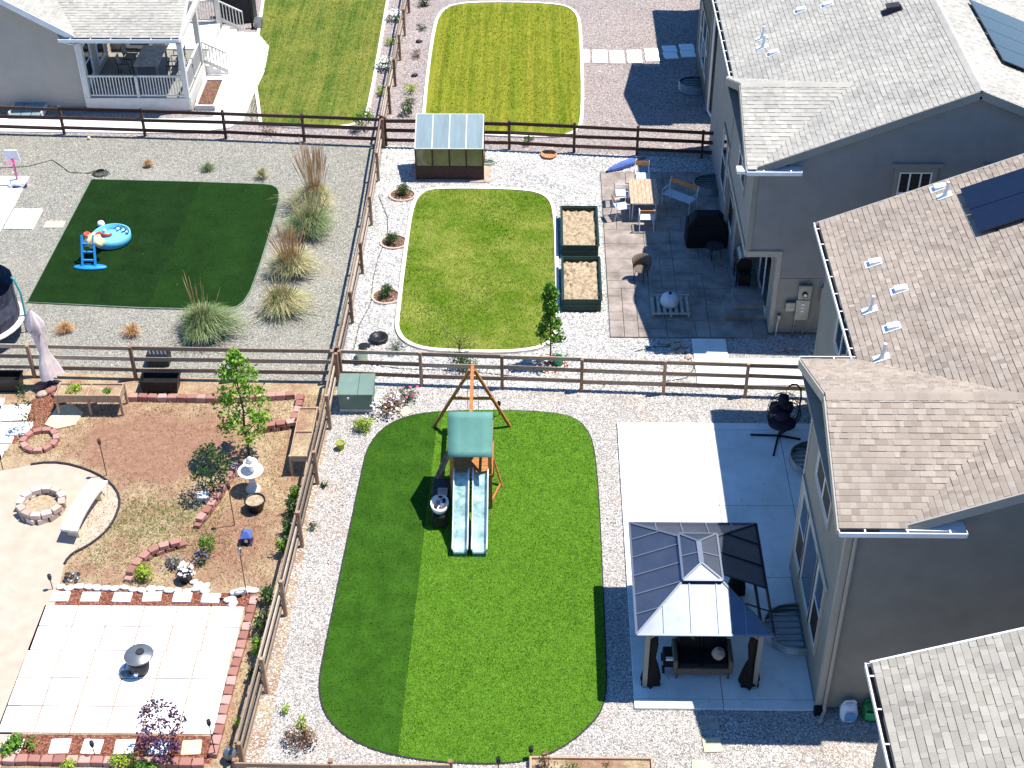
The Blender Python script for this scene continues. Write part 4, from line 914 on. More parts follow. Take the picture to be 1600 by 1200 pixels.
# conifer shrubs in brick rings along the left kerb
for i, (x, y, lb) in enumerate(((-4.99,10.55,'by the greenhouse'), (-5.03,7.35,'midway along the lawn'), (-5.01,4.0,'nearest the timber fence corner'))):
    shrub('dwarf_pine', 'dwarf pine in a pale kerb ring '+lb, (x, y, .03), .3, .5, 520, .09, 'leaf_dark', 30+i, 'shrub', 'dwarf pines along the lawn', asp=.25)
    t = empty('planting_ring', 'pale kerb ring around the dwarf pine '+lb, 'edging', (x, y, 0), 0, 'kerb rings along the lawn')
    c = [(.44*math.cos(a*.3927), .4*math.sin(a*.3927)) for a in range(16)]; mb = MB(); ribbon(mb, c, [(p[0]*1.16, p[1]*1.16) for p in c], 0, .07); mb.build('kerb', M['block_buff'], t)
    MB().prism(c, .002, .03).build('mulch', M['mulch_brown'], t)
SH = [('shrub','round lime green shrub below the utility box',(-5.06,-2.95),.36,.5,650,.06,'leaf_lime',None),
 ('rose_bush','rose bush with white and yellow blooms beside the utility box',(-4.45,-1.95),.5,.62,520,.07,'leaf_brown',('flower_white',70,.09)),
 ('rose_bush','dark rose bush with a bright pink bloom by the fence',(-3.9,-1.5),.36,.6,420,.06,'leaf_dark',('flower_pink',9,.1)),
 ('weed','low green weed under the fence near the third post',(-5.95,-5.35),.14,.22,60,.06,'leaf_dark',None),
 ('weed','low green weed in the gravel near the fourth fence post',(-6.05,-7.05),.16,.28,80,.06,'leaf_grey',None),
 ('shrub','half dry bush with lime shoots in the near gravel corner',(-5.45,-14.25),.42,.6,420,.07,'leaf_brown',None),
 ('shrub','lime green shoots on top of the half dry bush',(-5.4,-14.05),.22,.85,180,.06,'leaf_lime',None),
 ('weed','small lime sprout above the half dry bush',(-5.95,-13.35),.18,.3,80,.06,'leaf_lime',None),
 ('shrub','dark green shrub at the gravel edge by the far left striped lawn',(-5.25,27.5),.4,.6,420,.07,'leaf_dark',None),
 ('shrub','rounded olive shrub in the gravel strip near the rear fence post',(-5.28,18.8),.36,.42,380,.05,'leaf_lime',None),
 ('shrub','pale tan shrub in the gravel strip below the far black rock',(-5.22,22.1),.3,.4,260,.05,'leaf_brown',None),
 ('shrub','pale olive shrub in the gravel strip above the far black rock',(-5.22,24.9),.3,.35,260,.05,'leaf_grey',None),
 ('shrub','dark leafy shrub behind the greenhouse corner',(-5.2,16.95),.42,.75,480,.07,'leaf_dark',None),
 ('flowering_shrub','white flowering shrub by the fence, farthest along the kerb',(-6.5,25.9),.4,.5,260,.07,'leaf',('flower_white',90,.1)),
 ('shrub','yellow-green shrub between the two white flowering shrubs',(-6.48,23.4),.3,.4,260,.06,'leaf_lime',None),
 ('flowering_shrub','white flowering shrub beside the kerb bend, nearer the rear fence',(-6.5,21.0),.42,.5,300,.07,'leaf',('flower_white',90,.1)),
 ('shrub','yellow-green shrub nearest the rear fence corner',(-6.47,18.6),.28,.4,240,.06,'leaf_lime',None),
 ('shrub','tall green shrub just behind the dark fence corner',(-6.85,15.6),.42,1.1,520,.08,'leaf',None),
 ('shrub','low brown shrub behind the dark fence near the tall plumes',(-10.6,15.2),.36,.4,220,.06,'leaf_brown',None),
 ('shrub','low green plant by the kerb of the far lawn, behind the fence',(-.45,14.45),.34,.35,300,.06,'leaf_dark',None),
 ('flowers','purple flowers beside the grey block wall bend',(-9.55,-8.55),.28,.35,220,.06,'leaf_grey',('flower_purple',28,.055)),
 ('flowers','purple flowers beside the tall green garden plant',(-8.85,-8.4),.24,.4,180,.06,'leaf_dark',('flower_purple',24,.055)),
 ('shrub','lime green plant inside the bend of the red block wall',(-10.2,-8.95),.36,.45,360,.07,'leaf_lime',None),
 ('shrub','tall fresh green plant between the wall and the lantern',(-8.7,-7.95),.3,.75,360,.06,'leaf',None),
 ('flowers','white flowers in a dark pot by the pebble row',(-9.12,-8.95),.24,.5,120,.06,'leaf_grey',('flower_white',50,.09)),
 ('shrub','low juniper spreading over the red mulch and kerb',(-11.95,-14.5),.42,.35,520,.09,'leaf',None),
 ('shrub','lime green mound in front of the red blocks',(-9.4,-14.98),.32,.42,420,.06,'leaf_lime',None),
 ('shrub','bright green leafy clump in front of the red blocks near the purple shrub',(-8.75,-15.15),.36,.42,420,.09,'leaf',None),
 ('shrub','pale green plant in front of the red blocks by the path light',(-10.55,-15.15),.28,.35,300,.07,'leaf_lime',None),
 ('weed','lime weed between the red blocks and the fence foot',(-6.95,-13.75),.16,.3,90,.07,'leaf_lime',None),
 ('shrub','small shrub in the timber planter at the lawn end',(1.65,-14.95),.24,.3,220,.05,'leaf_dark',None),
 ('shrub','leafy sprout with red stems in the timber planter',(.25,-14.9),.26,.75,120,.06,'leaf_brown',None),
 ('shrub','dusty green sprout in the middle of the timber planter',(.75,-15.05),.28,.3,200,.05,'leaf',None)]
for i, (nm, lb, (x, y), r, h, n, ls, lm, fl) in enumerate(SH): shrub(nm, lb, (x, y, .0 if nm != 'flowers' else 0), r, h, n, ls, lm, 50+i, 'flowers' if nm == 'flowers' else ('weed' if nm == 'weed' else 'shrub'), None, fl)
hg = 'dark shrubs along the fence foot'
HL = ['leafy hedge shrub at the fence foot just below the tall narrow planter', 'dark hedge shrub at the fence foot level with the dark round pot', 'low dark hedge shrub at the fence foot level with the lantern house', 'fresh green hedge shrub at the fence foot above the pile of white stones', 'tall dark hedge shrub at the fence foot beside the top of the red block column', 'dark hedge shrub at the fence foot beside the second post from the fence corner', 'bright hedge shrub at the fence foot beside the middle of the red block column', 'small dark hedge shrub, last along the red block column']
for i, (y, r, h) in enumerate(((-5.9,.2,.5),(-6.55,.22,.6),(-7.25,.2,.5),(-8.0,.24,.7),(-9.9,.26,.8),(-10.8,.26,.75),(-11.6,.24,.7),(-12.3,.22,.5))):
    shrub('hedge_shrub', HL[i], (-6.72-(.1 if y < -9 else 0), y, 0), r, h, 300, .08, 'leaf_dark' if i % 3 else 'leaf', 90+i, 'shrub', hg)
# ------------------------------------------------------------------ block edging, stone rows
BLK = {}
def block_mesh(mat, k):
    if (mat, k) not in BLK:
        mb = MB().hexa([(-.5,-.5,0),(.5,-.5,0),(.42,.5,0),(-.42,.5,0),(-.5,-.5,1),(.5,-.5,1),(.42,.5,1),(-.42,.5,1)], k/4); m = mb.mesh('block', M[mat])
        bm = bmesh.new(); bm.from_mesh(m); bmesh.ops.bevel(bm, geom=bm.edges[:], offset=.07, segments=1, affect='EDGES'); bm.to_mesh(m); bm.free()
        BLK[(mat, k)] = m
    return BLK[(mat, k)]
def edging(label, pts, L=.3, D=.2, Hh=.15, courses=1, mat='block_red', closed=False, z=0, cat='edging', name='block_edging', flip=False):
    t = empty(name, label, cat, (pts[0][0], pts[0][1], 0), world=True); P = [Vector((*p, 0)) for p in pts]+([Vector((*pts[0], 0))] if closed else [])
    for c in range(courses):
        run = [(P[i+1]-P[i]).length for i in range(len(P)-1)]; tot = sum(run); n = max(1, round(tot/L)); st = tot/n
        for k in range(n+(1 if c % 2 and not closed else 0)-(2 if c % 2 and not closed else 0)):
            s = (k+.5+(.5 if c % 2 else 0))*st; s %= tot; i = 0
            while s > run[i] and i < len(run)-1: s -= run[i]; i += 1
            d = (P[i+1]-P[i]).normalized(); p = P[i]+d*s
            o = link('block', block_mesh(mat, rnd.randint(0, 4)), t, (p.x, p.y, z+c*Hh), math.atan2(d.y, d.x)+rnd.uniform(-.07, .07)+(math.pi if flip else 0), (st*.97, D*rnd.uniform(.92, 1.05), Hh*rnd.uniform(.96, 1)))
    return t
def circle(cx, cy, r, n=14): return [(cx+r*math.cos(6.2832*i/n), cy+r*math.sin(6.2832*i/n)) for i in range(n)]
edging('straight row of red blocks below the fence, behind the dry lawn', [(-12.3,-1.5),(-9.4,-1.55),(-7.3,-1.35)], courses=1, Hh=.2)
edging('red block wall returning from the fence towards the tall planter', [(-7.12,-1.3),(-7.1,-2.05),(-7.2,-2.75),(-7.6,-2.85),(-8.1,-2.95)], courses=2, Hh=.13)
edging('low red block wall winding past the small dark tree', [(-8.45,-4.5),(-8.7,-5.3),(-8.85,-6.0),(-9.02,-6.6),(-9.22,-7.1)], courses=2, Hh=.12)
edging('curved red block wall around the purple flowers', [(-9.35,-7.72),(-9.9,-7.95),(-10.25,-8.2),(-10.5,-8.65),(-10.62,-9.15)], courses=2, Hh=.13)
edging('row of red blocks in front of the red mulch and pavers', [(-14.2,-14.82),(-7.55,-14.9)], .29, .21, .16)
edging('column of red blocks between the paver patio and the fence', [(-7.22,-9.7),(-7.28,-11),(-7.36,-12.8),(-7.4,-14.7)], .3, .21, .15, flip=True)
edging('round ring of pale red blocks around bare soil', circle(-14.43,-3.5,.47), .27, .17, .14, 1, closed=True)
fp = edging('round fire pit of two courses of buff stone on the sand terrace', circle(-13.58,-6.35,.56), .3, .19, .16, 2, 'block_buff', True, .02, 'fire pit', 'fire_pit')
MB().prism(circle(-13.58,-6.35,.45,20), .02, .12).build('ash', M['straw'], fp)
def rock_mesh(seed, mat, flat=.45):
    g = random.Random(seed); bm = bmesh.new(); bmesh.ops.create_icosphere(bm, subdivisions=2, radius=.5)
    for v in bm.verts: v.co *= g.uniform(.86, 1.1); v.co.z = max(-.12, v.co.z*flat)
    m = bpy.data.meshes.new('stone'); bm.to_mesh(m); bm.free(); m.materials.append(mat); m.polygons.foreach_set('use_smooth', [True]*len(m.polygons)); return m
RK = [rock_mesh(i, M['stone_white']) for i in range(4)]
def stones(label, items, meshes=RK, cat='stones', name='stone_row'):
    t = empty(name, label, cat, (items[0][0], items[0][1], 0), world=True)
    for x, y, z, s, rz in items: link('stone', rnd.choice(meshes), t, (x, y, z+s*.1), rz, (s, s*rnd.uniform(.6, .8), s*rnd.uniform(.75, 1)))
    return t
it = [(-12.3+.235*i, -9.36+rnd.uniform(-.05, .05)-.004*i, .02, rnd.uniform(.22, .32), rnd.uniform(-.4, .4)) for i in range(17)]
it += [(-8.75,-9.25,.02,.3,.2),(-8.55,-9.3,.03,.28,1),(-8.9,-9.12,.02,.22,.4)]
stones('row of rounded white stones between the garden bed and the red mulch', it)
stones('small pile of rounded white stones at the corner of the red mulch', [(-7.75,-9.5,.02,.34,.1),(-7.5,-9.45,.02,.36,.8),(-7.85,-9.75,.02,.34,.3),(-7.3,-9.42,.02,.3,0),(-7.75,-9.9,.02,.32,1.2),(-7.6,-9.55,.14,.3,.5)])
FL = [rock_mesh(10+i, M['flagstone'], .25) for i in range(3)]
stones('scatter of pale flagstone pieces at the edge of the stamped patio', [(4.0,1.5,.02,.34,.2),(4.3,1.3,.02,.36,.9),(4.35,1.6,.02,.3,.3),(4.6,1.35,.02,.34,0),(4.45,1.05,.02,.32,.5),(4.65,.75,.02,.34,1),(4.15,1.0,.02,.28,.4),(4.5,.55,.02,.26,.1)], FL)
stones('pair of broken flagstones below the electric meters', [(7.55,1.15,.02,.3,.5),(7.85,1.25,.02,.28,-.5)], FL)
stones('heap of red and pale rocks at the foot of the closed parasol', [(-15.1,-1.0,.04,.42,.2),(-14.75,-1.15,.04,.44,1.1),(-14.4,-.95,.04,.46,.3),(-14.95,-1.3,.02,.4,.6),(-14.5,-1.35,.02,.36,0),(-14.1,-.85,.03,.42,.9)], [rock_mesh(20, M['block_red'], .6), rock_mesh(21, M['flagstone'], .6), rock_mesh(22, M['block_red'], .6)])
for i, (x, y, lb) in enumerate(((-5.26,23.6,'farther'),(-5.22,20.3,'nearer'))):
    tag(link('rock', rock_mesh(30+i, M['charcoal'], .7), None, (x, y, .05), .3*i, (.3, .22, .25)), 'black rock between the pale olive and tan shrubs' if i == 0 else 'black rock between the pale tan and rounded olive shrubs', 'rock')

# ------------------------------------------------------------------ gazebo
gz = empty('gazebo', 'hardtop gazebo with slate metal roof and tied black netting on the patio', 'gazebo', (3.87,-10.85,.07), world=True)
x0, x1, y0, y1, ez = 2.3, 5.45, -12.72, -8.98, 2.1
ix0, ix1, iy0, iy1, iz = 3.46, 4.3, -11.42, -10.0, 2.6
PO = [(2.58,-12.5),(5.2,-12.5),(5.2,-9.25),(2.58,-9.25)]
for x, y in PO: MB().b2(x-.055,x+.055,y-.055,y+.055,.07,2.06).build('post', M['trim_dark'], gz)
mb = MB()
for a, b in zip(PO, PO[1:]+PO[:1]): mb.bar((*a, 2.04), (*b, 2.04), .06, .1)
mb.build('beam', M['charcoal'], gz)
for x, y in PO:
    for dx, dy in (((1 if x < 4 else -1), 0), (0, (1 if y < -11 else -1))): MB().bar((x, y, 1.7), (x+dx*.32, y+dy*.32, 2.0), .03, .04).build('brace', M['trim_dark'], gz)
def quad_panels(a, b, c, d, n, skip=(), m='roof_metal'):
    """roof face a-b eave, d-c top edge, cut into n panels across the eave direction with seams between"""
    a, b, c, d = map(Vector, (a, b, c, d)); nr = (b-a).cross(d-a).normalized(); w = (b-a).length; ux = (b-a).normalized(); vy = (d-a)-ux*(d-a).dot(ux); hh = vy.length; vy.normalize()
    f = lambda p: ((p-a).dot(ux), (p-a).dot(vy)); D, C = f(d), f(c)
    def top(x):
        if x <= D[0]: return hh*x/D[0] if D[0] > 1e-6 else hh
        if x >= C[0]: return hh*(w-x)/(w-C[0]) if w-C[0] > 1e-6 else hh
        return hh
    cuts = [w*i/n for i in range(n+1)]
    for i in range(n):
        xs = [cuts[i]]+[q for q in (D[0], C[0]) if cuts[i]+1e-4 < q < cuts[i+1]-1e-4]+[cuts[i+1]]; P3 = lambda x, y, h=0: a+ux*x+vy*y+nr*h
        if i not in skip:
            pl = [P3(xs[0], 0), P3(xs[-1], 0)]+[P3(x, top(x)) for x in xs[::-1] if top(x) > 1e-4]
            k = len(pl); MB().add(pl+[p-nr*.012 for p in pl], [list(range(k)), list(range(k, 2*k))[::-1]]+[[q, k+q, k+(q+1) % k, (q+1) % k] for q in range(k)]).build('roof_panel', M[m], gz)
    s = MB()
    for x in cuts[1:-1]:
        if top(x) > .02: s.bar(a+ux*x+nr*.012, a+ux*x+vy*top(x)+nr*.012, .028, .026, up=nr)
    for p, q in ((a, d), (b, c)): s.bar(p+nr*.014, q+nr*.014, .04, .03, up=nr)
    s.bar(a+nr*.004, b+nr*.004, .05, .05, up=nr)
    s.build('roof_rib', M['roof_seam'] if not skip else M['charcoal'], gz)
A4 = (x0,y0,ez),(x1,y0,ez),(x1,y1,ez),(x0,y1,ez); B4 = (ix0,iy0,iz),(ix1,iy0,iz),(ix1,iy1,iz),(ix0,iy1,iz)
quad_panels(A4[0],A4[1],B4[1],B4[0],5); quad_panels(A4[1],A4[2],B4[2],B4[1],5,skip=(0,1)); quad_panels(A4[2],A4[3],B4[3],B4[2],5); quad_panels(A4[3],A4[0],B4[0],B4[3],6)
u0, u1, v0, v1, tz = 3.42, 4.34, -11.5, -9.94, 2.65; r0, r1 = (3.87,-11.08,2.8), (3.86,-10.36,2.8)
quad_panels((u0,v0,tz),(u1,v0,tz),r0,r0,1); quad_panels((u1,v0,tz),(u1,v1,tz),r1,r0,2); quad_panels((u1,v1,tz),(u0,v1,tz),r1,r1,1); quad_panels((u0,v1,tz),(u0,v0,tz),r0,r1,2)
MB().bar(r0, r1, .12, .05).build('ridge_plate', M['roof_seam'], gz)
mb = MB()
for p in B4: mb.bar(p, (p[0], p[1], tz), .04, .04)
mb.build('vent_post', M['charcoal'], gz)
def netting(x, y, sx, seed, tied=.95):
    g = random.Random(seed); prof = [(.05,1.95),(.11,1.7),(.13,1.4),(.085,tied),(.15,.7),(.2,.4),(.23,.18),(.21,.1)]
    ph = [g.uniform(.1, .28) for _ in range(20)]
    MB().lathe(prof, 20, (x, y, 0), wob=lambda i, j: ph[j]*math.sin(j*2.2)*(.4+.12*i), sx=1, sy=.8).build('netting', M['net'], gz, smooth=True)
netting(2.72,-12.4,1,1); netting(5.08,-12.42,1,2); netting(5.08,-9.4,1,3); netting(2.72,-9.4,1,4)
# loveseat under it
t = empty('loveseat', 'brown wicker loveseat with dark cushions under the gazebo', 'sofa', (3.98,-11.9,.07))
MB().box((0,0,.25),(1.25,.72,.2)).build('base', M['wicker'], t, bevel=.015)
MB().hexa([(-.62,.28,.3),(.62,.28,.3),(.62,.4,.3),(-.62,.4,.3),(-.62,.4,.85),(.62,.4,.85),(.62,.48,.82),(-.62,.48,.82)]).build('backrest', M['wicker'], t)
for s in (-1,1):
    MB().box((s*.66,0,.42),(.1,.78,.42)).build('arm', M['wicker'], t, bevel=.02)
    for y in (-.33,.33): MB().box((s*.62,y,.08),(.05,.05,.16)).build('leg', M['wicker'], t)
    MB().box((s*.3,-.02,.41),(.58,.62,.13)).build('seat_cushion', M['black_cloth'], t, bevel=.035)
    MB().box((s*.3,.27,.62),(.56,.16,.36)).build('back_cushion', M['black_cloth'], t, bevel=.05)
t = tag(MB().lathe([(.01,0),(.12,.03),(.17,.13),(.13,.24),(.02,.29)], 14).build('cushion', M['flagstone'], None, (4.35,-12.0,.55), smooth=True), 'round grey cushion lying on the wicker loveseat', 'cushion')
t = empty('toy_cart', 'black toy cart with white trim beside the wicker loveseat', 'toy', (3.2,-11.85,.07))
MB().box((0,0,.32),(.3,.5,.24)).build('tub', M['black'], t, bevel=.03); MB().box((0,-.2,.47),(.2,.08,.06)).build('trim', M['white'], t)
for s in (-1,1):
    for y in (-.2,.2): MB().tube([(s*.17,y,.1),(s*.12,y,.1)], .1, 12).build('wheel', M['black'], t)

# ------------------------------------------------------------------ play set
sw = empty('play_set', 'cedar play set with green canopy and twin wave slides on the artificial lawn', 'play set', (-1.8,-5.5,.04), world=True)
cx0, cx1 = -2.38, -1.2; ry, rz_ = -5.62, 2.92
for x in (-2.3,-1.28):
    for y in (-6.2,-4.9): MB().b2(x-.05,x+.05,y-.05,y+.05,.038,2.2 if y else 2).build('post', M['wood_cedar'], sw)
for i in range(9): MB().b2(-2.36,-1.22,-6.26+i*.155,-6.26+i*.155+.145,1.3,1.34).build('deck_board', M['wood_cedar'], sw)
mb = MB()
for y in (-6.26,-4.86): mb.bar((-2.35,y,1.24),(-1.23,y,1.24), .04, .12); mb.bar((-2.35,y,2.16),(-1.23,y,2.16), .04, .1)
for x in (-2.35,-1.23): mb.bar((x,-6.24,1.24),(x,-4.88,1.24), .04, .12); mb.bar((x,-6.24,2.16),(x,-4.88,2.16), .04, .1); mb.bar((x,-6.2,2.1),(x,ry,rz_-.04), .04, .08); mb.bar((x,ry,rz_-.04),(x,-4.9,2.1), .04, .08)
mb.build('frame', M['wood_cedar'], sw)
for i in range(7): MB().b2(-2.33+i*.075,-2.33+i*.075+.05,-4.9,-4.86,1.34,1.95).build('rail_slat', M['wood_cedar'], sw)
MB().b2(-1.62,-1.28,-4.93,-4.9,1.34,1.95).build('panel', M['wood_cedar'], sw)
for i in range(4): MB().b2(-1.6+i*.085,-1.54+i*.085,-5.0,-4.95,1.45,1.85).build('game_block', M['red'] if i % 2 else M['white'], sw)
for s in (-1, 1):      # canopy slopes with a slight sag
    mb = MB(); N = 7; ye = ry+s*.9
    for i in range(N+1):
        for j in range(5):
            f, u = i/N, j/4; y = ry+(ye-ry)*f; z = rz_+.02-(.82)*f-.035*math.sin(f*math.pi)-.02*math.sin(u*math.pi)*math.sin(f*math.pi); mb.v.append((cx0+(cx1-cx0)*u, y, z))
    for i in range(N):
        for j in range(4): mb.f.append([i*5+j, i*5+j+1, i*5+j+6, i*5+j+5][::(1 if s > 0 else -1)]); mb.t.append(.5)
    o = mb.build('canopy', M['canopy'], sw, smooth=True); md = o.modifiers.new('thick', 'SOLIDIFY'); md.thickness = .01
def slide(xc, seed):
    path = [(-6.26,1.36),(-6.42,1.34),(-6.56,1.24),(-6.7,1.09),(-6.84,.99),(-6.96,.93),(-7.08,.82),(-7.2,.68),(-7.32,.57),(-7.44,.51),(-7.56,.43),(-7.68,.31),(-7.8,.23),(-7.92,.19),(-8.04,.17),(-8.1,.13)]
    prof = [(-.215,.13),(-.2,.145),(-.18,.12),(-.165,.03),(-.12,0),(0,-.006),(.12,0),(.165,.03),(.18,.12),(.2,.145),(.215,.13)]
    mb = MB(); k = len(prof)
    for y, z in path:
        for x, h in prof: mb.v.append((xc+x, y, z+h))
    for i in range(len(path)-1):
        for j in range(k-1): mb.f.append([i*k+j, (i+1)*k+j, (i+1)*k+j+1, i*k+j+1]); mb.t.append(.5)
    o = mb.build('slide', M['slide'], sw, smooth=True); md = o.modifiers.new('thick', 'SOLIDIFY'); md.thickness = .015; md.offset = -1
    sd = MB()
    for s in (-1, 1): sd.tube([(xc+s*.2, y, z+.14) for y, z in path], .022, 6)
    sd.build('rim', M['metal_white'], o, smooth=True)
    MB().b2(xc-.18,xc+.18,-8.11,-8.06,.04,.15).build('foot', M['slide_rim'], o)
slide(-2.04, 1); slide(-1.53, 2)
ap = Vector((-1.87,-2.85,2.2)); MB().bar(ap+Vector((0,.25,0)), (-1.83,-4.95,2.2), .09, .14).build('swing_beam', M['wood_cedar'], sw)
for f in ((-3.05,-2.72,.04),(-.82,-2.7,.04)): MB().bar(f, ap+Vector((.06 if f[0] > -2 else -.06, 0, .02)), .08, .09, up=(0,1,0)).build('leg', M['wood_cedar'], sw)
MB().bar((-2.44,-2.82,1.18),(-1.3,-2.82,1.18), .04, .09).build('cross_brace', M['wood_cedar'], sw)
for x in (-2.0,-1.7): MB().tube([(x,-3.3,2.15),(x,-3.3,.55)], .01, 5).build('chain', M['metal_grey'], sw)
MB().box((-1.85,-3.3,.54),(.42,.2,.03)).build('swing_seat', M['slide_rim'], sw)
for y in (-5.35,-4.95): MB().bar((-2.92,y-.25,.04),(-2.36,y,1.34), .05, .09, up=(0,1,0)).build('ladder_rail', M['wood_post'], sw)
for i in range(6): f = (i+.5)/6; MB().bar((-2.92+.56*f,-5.64+.28*f,.04+1.3*f),(-2.92+.56*f,-5.18+.24*f,.04+1.3*f), .09, .035).build('ladder_rung', M['wood_post'], sw)
MB().bar((-1.0,-5.3,.04),(-1.28,-5.0,1.0), .05, .09, up=(0,1,0)).build('brace', M['wood_cedar'], sw); MB().bar((-1.04,-5.35,.12),(-1.28,-6.1,.12), .05, .08).build('ground_rail', M['wood_cedar'], sw)
t = empty('sand_table', 'black play table with a white basin of toys beside the slides', 'play table', (-2.63,-6.55,.04))
MB().box((0,.45,.42),(.46,.7,.5)).build('cabinet', M['plastic_black'], t, bevel=.02); MB().box((.06,.2,.70),(.26,.3,.04)).build('tray', M['flagstone'], t, bevel=.01)
mb = MB(); mb.lathe([(.02,.5),(.17,.5),(.21,.56),(.225,.66),(.25,.66),(.235,.55),(.2,.46),(.02,.46)], 22, (0,-.18,0), sx=1, sy=1.35); mb.build('basin', M['white'], t, smooth=True)
MB().box((0,-.28,.24),(.4,.5,.4)).build('stand', M['plastic_black'], t, bevel=.03)
for i, (x, y, m) in enumerate(((-.05,-.1,'navy'),(.07,-.22,'metal_grey'),(.02,-.05,'blue_light'),(-.1,-.25,'charcoal'),(.1,-.02,'black'))): MB().box((x,y,.58),(.1,.09,.1), .4*i).build('toy', M[m], t, bevel=.015)
# ------------------------------------------------------------------ things in the near yard
t = empty('utility_box', 'pale green ground-mounted utility box in the fence corner', 'utility box', (-5.39,-1.6,0), world=True)
MB().b2(-5.88,-4.9,-2.02,-1.2,.0,.1).build('pad', M['concrete'], t); MB().b2(-5.88,-4.9,-2.04,-1.2,.1,.66).build('body', M['box_green'], t, bevel=.012)
for a, b in ((-5.92,-5.32),(-5.312,-4.86)): MB().hexa([(a,-2.1,.64),(b,-2.1,.64),(b,-1.16,.64),(a,-1.16,.64),(a,-2.1,.72),(b,-2.1,.72),(b,-1.16,.8),(a,-1.16,.8)]).build('lid', M['box_green'], t, bevel=.012)
MB().b2(-5.62,-5.56,-2.13,-2.1,.56,.62).build('latch', M['metal_white'], t)
t = empty('egg_chair', 'hanging egg chair with purple-black cushions on a curved black stand', 'hanging chair', (6.95,-3.1,.07))
for a in ((-.8,.03),(-.25,-.9),(.62,-.16),(.3,.6)): MB().bar((0,0,.025),(a[0],a[1],.025), .05, .04).build('stand_leg', M['metal_dark'], t)
MB().tube([(0,0,.04),(.22,.02,.2),(.42,.02,.5),(.5,.02,.9),(.5,.02,1.45),(.46,.02,1.72),(.34,.02,1.87),(.2,.02,1.88),(.12,.02,1.8)], .026, 8).build('stand', M['metal_dark'], t, smooth=True)
mb = MB(); c = Vector((.06,.02,.92))
for k in range(14):
    a = k/14*6.283
    if math.sin(a) < -.55: continue
    mb.tube([c+Vector((math.cos(a)*.47*math.cos(b)*(1.0), math.sin(a)*.42*math.cos(b), .62*math.sin(b))) for b in [-1.35+.27*i for i in range(11)]], .008, 4)
for zz in (-.35,-.1,.2,.42): q = math.sqrt(1-(zz/.62)**2); mb.tube([c+Vector((math.cos(a)*.47*q, math.sin(a)*.42*q, zz)) for a in [-.6+.29*i for i in range(15)]], .008, 4)
mb.tube([c+Vector((math.cos(a)*.46, -.2-.1*math.sin(a), .58*math.sin(a))) for a in [i*6.283/24 for i in range(25)]], .018, 6)
mb.tube([c+Vector((0,0,.62)), (.12,.02,1.8)], .008, 4); mb.build('basket', M['metal_dark'], t)
M['cushion_dark'] = paint('cushion_dark', S(52,42,60), S(36,28,44), 5, .9, bump=.3)
MB().lathe([(.02,.36),(.25,.38),(.38,.46),(.37,.54),(.22,.58),(.02,.58)], 18, (.06,0,0), sx=1.05, sy=.9).build('seat_cushion', M['cushion_dark'], t, smooth=True)
for x, y, z, w in ((-.14,.24,.86,.34),(.2,.25,.86,.34),(.06,.22,1.16,.3),(.06,.02,.68,.4)): MB().lathe([(.01,-.2),(.16,-.17),(.2,0),(.16,.17),(.01,.2)], 14, (x,y,z), sx=w/.36, sy=.6).build('back_cushion', M['cushion_dark'], t, smooth=True)
def well(label, x, y, w, d, h=.32):
    """corrugated steel window well: half round wall against a house wall to the east"""
    t = empty('window_well', label, 'window well', (x, y, 0), world=True); mb = MB(); N = 22; rim = []
    for i in range(N+1):
        a = -math.pi/2+math.pi*i/N; q = .5+.5*abs(math.cos(a))**.5; rim.append((x-d*math.cos(a)**.8 if math.cos(a) > 1e-6 else x, y+w/2*math.sin(a)*1.0))
    rows = 8
    for j in range(rows+1):
        for px, py in rim: k = 1+(.03 if j % 2 else 0); mb.v.append((x+(px-x)*k, y+(py-y)*k, .004+h*j/rows))
    for j in range(rows):
        for i in range(N): mb.f.append([j*(N+1)+i, (j+1)*(N+1)+i, (j+1)*(N+1)+i+1, j*(N+1)+i+1]); mb.t.append(.5)
    mb.build('wall', M['metal_grey'], t); MB().tube([(px, py, h+.01) for px, py in rim], .022, 6).build('rim', M['metal_grey'], t)
    n = 7
    for i in range(n):
        yy = y-w/2+w*(i+.5)/n; dx = d*math.sqrt(max(0, 1-((yy-y)/(w/2))**2))**.8
        MB().bar((x-dx+.02, yy, h-.04), (x, yy, h-.04), .05, .03).build('grate_bar', M['metal_grey'], t)
    MB().prism([(px, py) for px, py in rim], .006, .02).build('gravel_floor', M['charcoal'], t)
well('corrugated window well behind the hanging egg chair', 7.98, -4.3, 1.35, .85); well('corrugated window well beside the gazebo and triple window', 6.58, -10.75, 1.5, .95)
well('corrugated window well on the stamped patio by the sky-lit wall', 6.48, 11.05, 1.15, .85); well('corrugated window well in the house shadow on pink gravel', 6.58, 19.15, 1.1, .9)
def sack(label, loc, rz, mat, prt):
    t = empty('soil_bag', label, 'bag', loc, rz); mb = MB(); N = 7
    for i in range(N+1):
        for j in range(9):
            f, a = i/N, j/9*6.283; k = math.sin((.12+.8*f)*math.pi)**.35; mb.v.append((math.cos(a)*.23*k*(1+.06*math.sin(3*a+i)), math.sin(a)*(.12 if 0 < i < N else .05)*k+.16*f, .5*f+.02*math.sin(a*2+i)))
    for i in range(N):
        for j in range(9): mb.f.append([i*9+j, i*9+(j+1) % 9, (i+1)*9+(j+1) % 9, (i+1)*9+j]); mb.t.append(.5)
    mb.f.append([N*9+j for j in range(9)]); mb.t.append(.5)
    mb.build('sack', M[mat], t, smooth=True)
    MB().add([(-.14,-.112,.14),(.14,-.112,.14),(.14,-.07,.34),(-.14,-.07,.34)], [(0,1,2,3)]).build('print', M[prt], t)
    MB().tube([(-.16,.12,.5),(-.1,.14,.56),(.1,.15,.55),(.16,.13,.5)], .025, 6).build('knot', M[mat], t)
